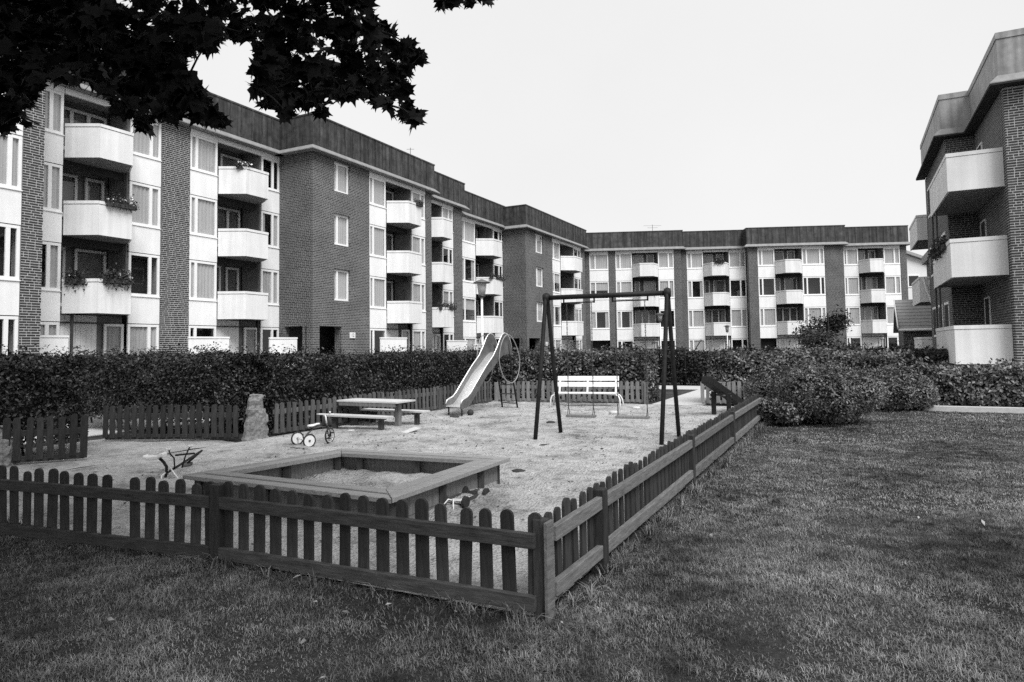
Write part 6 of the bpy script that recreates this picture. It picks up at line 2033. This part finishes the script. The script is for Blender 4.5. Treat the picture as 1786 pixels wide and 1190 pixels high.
# ------------------------------------------------------------------ grass, litter
def strips_mesh(name, base, h, wd, lean, az, material):
    """tapered two-segment blades: base (n,3)"""
    n = len(base)
    dx, dy = np.cos(az), np.sin(az)
    sx, sy = -dy, dx
    z0 = np.zeros(n)
    p0 = base
    p1 = base + np.stack([dx * lean * h * 0.35, dy * lean * h * 0.35, h * 0.58], 1)
    p2 = base + np.stack([dx * lean * h, dy * lean * h, h * (1 - 0.25 * lean)], 1)
    sv = np.stack([sx, sy, z0], 1)
    v = np.stack([p0 - sv * wd[:, None], p0 + sv * wd[:, None], p1 - sv * wd[:, None] * 0.8, p1 + sv * wd[:, None] * 0.8, p2], 1).reshape(-1, 3)
    i = (np.arange(n) * 5)[:, None]
    tri = (i + np.array([0, 1, 3, 0, 3, 2, 2, 3, 4])[None, :]).ravel()
    me = bpy.data.meshes.new(name)
    me.vertices.add(5 * n)
    me.vertices.foreach_set('co', v.astype(np.float32).ravel())
    me.loops.add(9 * n)
    me.loops.foreach_set('vertex_index', tri.astype(np.int32))
    me.polygons.add(3 * n)
    me.polygons.foreach_set('loop_start', np.arange(3 * n, dtype=np.int32) * 3)
    me.polygons.foreach_set('loop_total', np.full(3 * n, 3, dtype=np.int32))
    me.materials.append(MATS[material])
    me.update(calc_edges=True)
    return me


def lawn_points(n, x0, x1, y0, y1, rs):
    p = np.stack([rs.uniform(x0, x1, n), rs.uniform(y0, y1, n)], 1)
    u = p[:, 0] * AX.x + p[:, 1] * AX.y
    ww = p[:, 0] * NX.x + p[:, 1] * NX.y
    keep = ((u < 3.59) | (ww > -1.62)) & (u < 17.72)
    keep &= np.abs(p[:, 0]) < 0.80 * p[:, 1] + 1.0
    return p[keep]


def vn(x, y, s, seed):
    x = x * s + seed * 17.3
    y = y * s - seed * 9.1
    return (np.sin(x * 1.7 + 1.3 * np.sin(y * 1.1)) + np.sin(y * 2.1 + 1.7 * np.sin(x * 0.9 + 2)) + 0.5 * np.sin(x * 4.3 + y * 3.7)) / 2.5


def np_noise(p):
    return vn(p[:, 0], p[:, 1], 1.6, 2) * 0.45 + vn(p[:, 0], p[:, 1], 5.0, 6) * 0.35 + vn(p[:, 0], p[:, 1], 13.0, 9) * 0.3


def grass():
    rs = np.random.RandomState(77)
    P_, H_, W_ = [], [], []
    for n, x0, x1, y0, y1, h, wd in ((740000, -5.5, 5.6, 2.2, 6.2, 0.027, 0.0014), (330000, 0.5, 8.5, 6.2, 10.5, 0.026, 0.0024), (240000, 2.5, 14.5, 10.5, 17.5, 0.026, 0.0042), (26000, -9, -4.0, 5.0, 10.0, 0.035, 0.004)):
        p = lawn_points(n, x0, x1, y0, y1, rs)
        # tufty: taller and shorter patches, thin and worn ones
        q = np_noise(p)
        pu = p[:, 0] * AX.x + p[:, 1] * AX.y
        pw = p[:, 0] * NX.x + p[:, 1] * NX.y
        worn = np.exp(-(((pw + 2.35) / 0.62) ** 2 + ((pu - 3.4) / 0.30) ** 2) ** 2) + 0.8 * np.exp(-(((p[:, 0] + 3.0) / 0.5) ** 2 + ((p[:, 1] - 4.25) / 0.22) ** 2))
        p = p[rs.uniform(size=len(p)) < (0.70 + 0.7 * q) * (1 - 0.86 * np.clip(worn, 0, 1))]
        q = np_noise(p)
        P_.append(np.concatenate([p, np.full((len(p), 1), -0.01)], 1))
        H_.append(h * (0.8 + 0.75 * q) * rs.uniform(0.5, 1.5, len(p)))
        W_.append(np.full(len(p), wd) * rs.uniform(0.7, 1.3, len(p)))
    # long tufts at the fence feet
    tu = []
    for (u0, w0, u1, w1, n) in ((3.5, -1.6, 3.5, -8, 60), (3.6, -1.52, 13.8, -1.50, 130)):
        for _ in range(n):
            t_ = rs.uniform()
            x, y, _z = P(u0 + (u1 - u0) * t_ + rs.normal(0, 0.03), w0 + (w1 - w0) * t_ + rs.normal(0, 0.03))
            tu.append((x, y))
    for _ in range(14):
        x, y, _z = P(3.53 + rs.normal(0, 0.03), -4.2 + rs.normal(0, 0.12))
        tu.append((x, y))
    for _ in range(10):
        x, y, _z = P(4.62 + rs.normal(0, 0.08), -1.5 + rs.normal(0, 0.03))
        tu.append((x, y))
    for x, y in tu:
        k = rs.randint(8, 26)
        q = np.stack([x + rs.normal(0, 0.022, k), y + rs.normal(0, 0.022, k), np.full(k, -0.01)], 1)
        P_.append(q)
        H_.append(rs.uniform(0.05, 0.15, k))
        W_.append(np.full(k, 0.0032))
    base = np.concatenate(P_)
    n = len(base)
    me = strips_mesh('grass', base, np.concatenate(H_), np.concatenate(W_), rs.uniform(0.25, 1.9, n) ** 1.0, rs.uniform(0, 6.283, n), 'grass_blade')
    o = link('grass', me)
    tag(o, 'short rough grass of the lawn around the fence', 'grass', kind='stuff')


grass()


def litter():
    rs = np.random.RandomState(5)
    pts = [(-2.3, 3.9), (-1.75, 4.35), (-1.1, 3.55), (-1.2, 4.1), (-0.75, 4.05), (-2.6, 4.6), (-3.0, 4.9), (-0.9, 3.2), (-0.5, 3.75), (-1.6, 3.2), (-2.9, 3.7), (-3.4, 5.1), (-0.35, 3.95), (0.6, 4.2),
           (1.55, 5.4), (1.75, 5.0), (2.2, 4.6), (1.3, 4.6), (2.6, 6.2), (2.1, 7.2), (3.1, 8.6), (2.45, 7.6), (3.4, 9.5), (2.3, 6.6), (3.9, 5.7), (0.9, 3.6), (5.2, 6.2), (-1.45, 4.55), (-2.0, 4.75)]
    pts += [(rs.uniform(-3.5, 5), rs.uniform(3, 8)) for _ in range(30)]
    keep = [(x, y) for x, y in pts if (x * AX.x + y * AX.y < 3.5) or (x * NX.x + y * NX.y > -1.5)]
    p = np.array([(x, y, rs.uniform(0.035, 0.055)) for x, y in keep])
    sz = leaf_mesh('leaf_litter', p, np.tile(np.array([[0, -0.3, 1.0]]), (len(p), 1)), 0.040, 'litter', aspect=0.5, seed=9, jitter=0.6, vary=0.6)
    o = link('leaf_litter', sz)
    tag(o, 'scattered fallen leaves on the lawn', 'leaves', kind='stuff')
    # twigs, leaf bits and clods on the sand
    n = 1500
    u = rs.uniform(SU0 + 0.1, SU1 - 0.3, n)
    ww = rs.uniform(SW0 + 0.2, SW1 - 0.1, n)
    q = []
    for a, b in zip(u, ww):
        x, y, _ = P(a, b)
        if vnoise(x, y, 0.9, 4) + rs.uniform(-0.8, 0.8) > 0.05 and not in_poly(x, y, BOXC):
            q.append((x, y, sand_h(x, y) + 0.008))
    q = np.array(q)
    me = leaf_mesh('sand_litter', q, np.tile(np.array([[0, 0, 1.0]]), (len(q), 1)), 0.05, 'soil', aspect=0.4, seed=6, jitter=0.35)
    o = link('sand_litter', me)
    tag(o, 'bits of leaf and earth strewn over the sand', 'litter', kind='stuff')


litter()
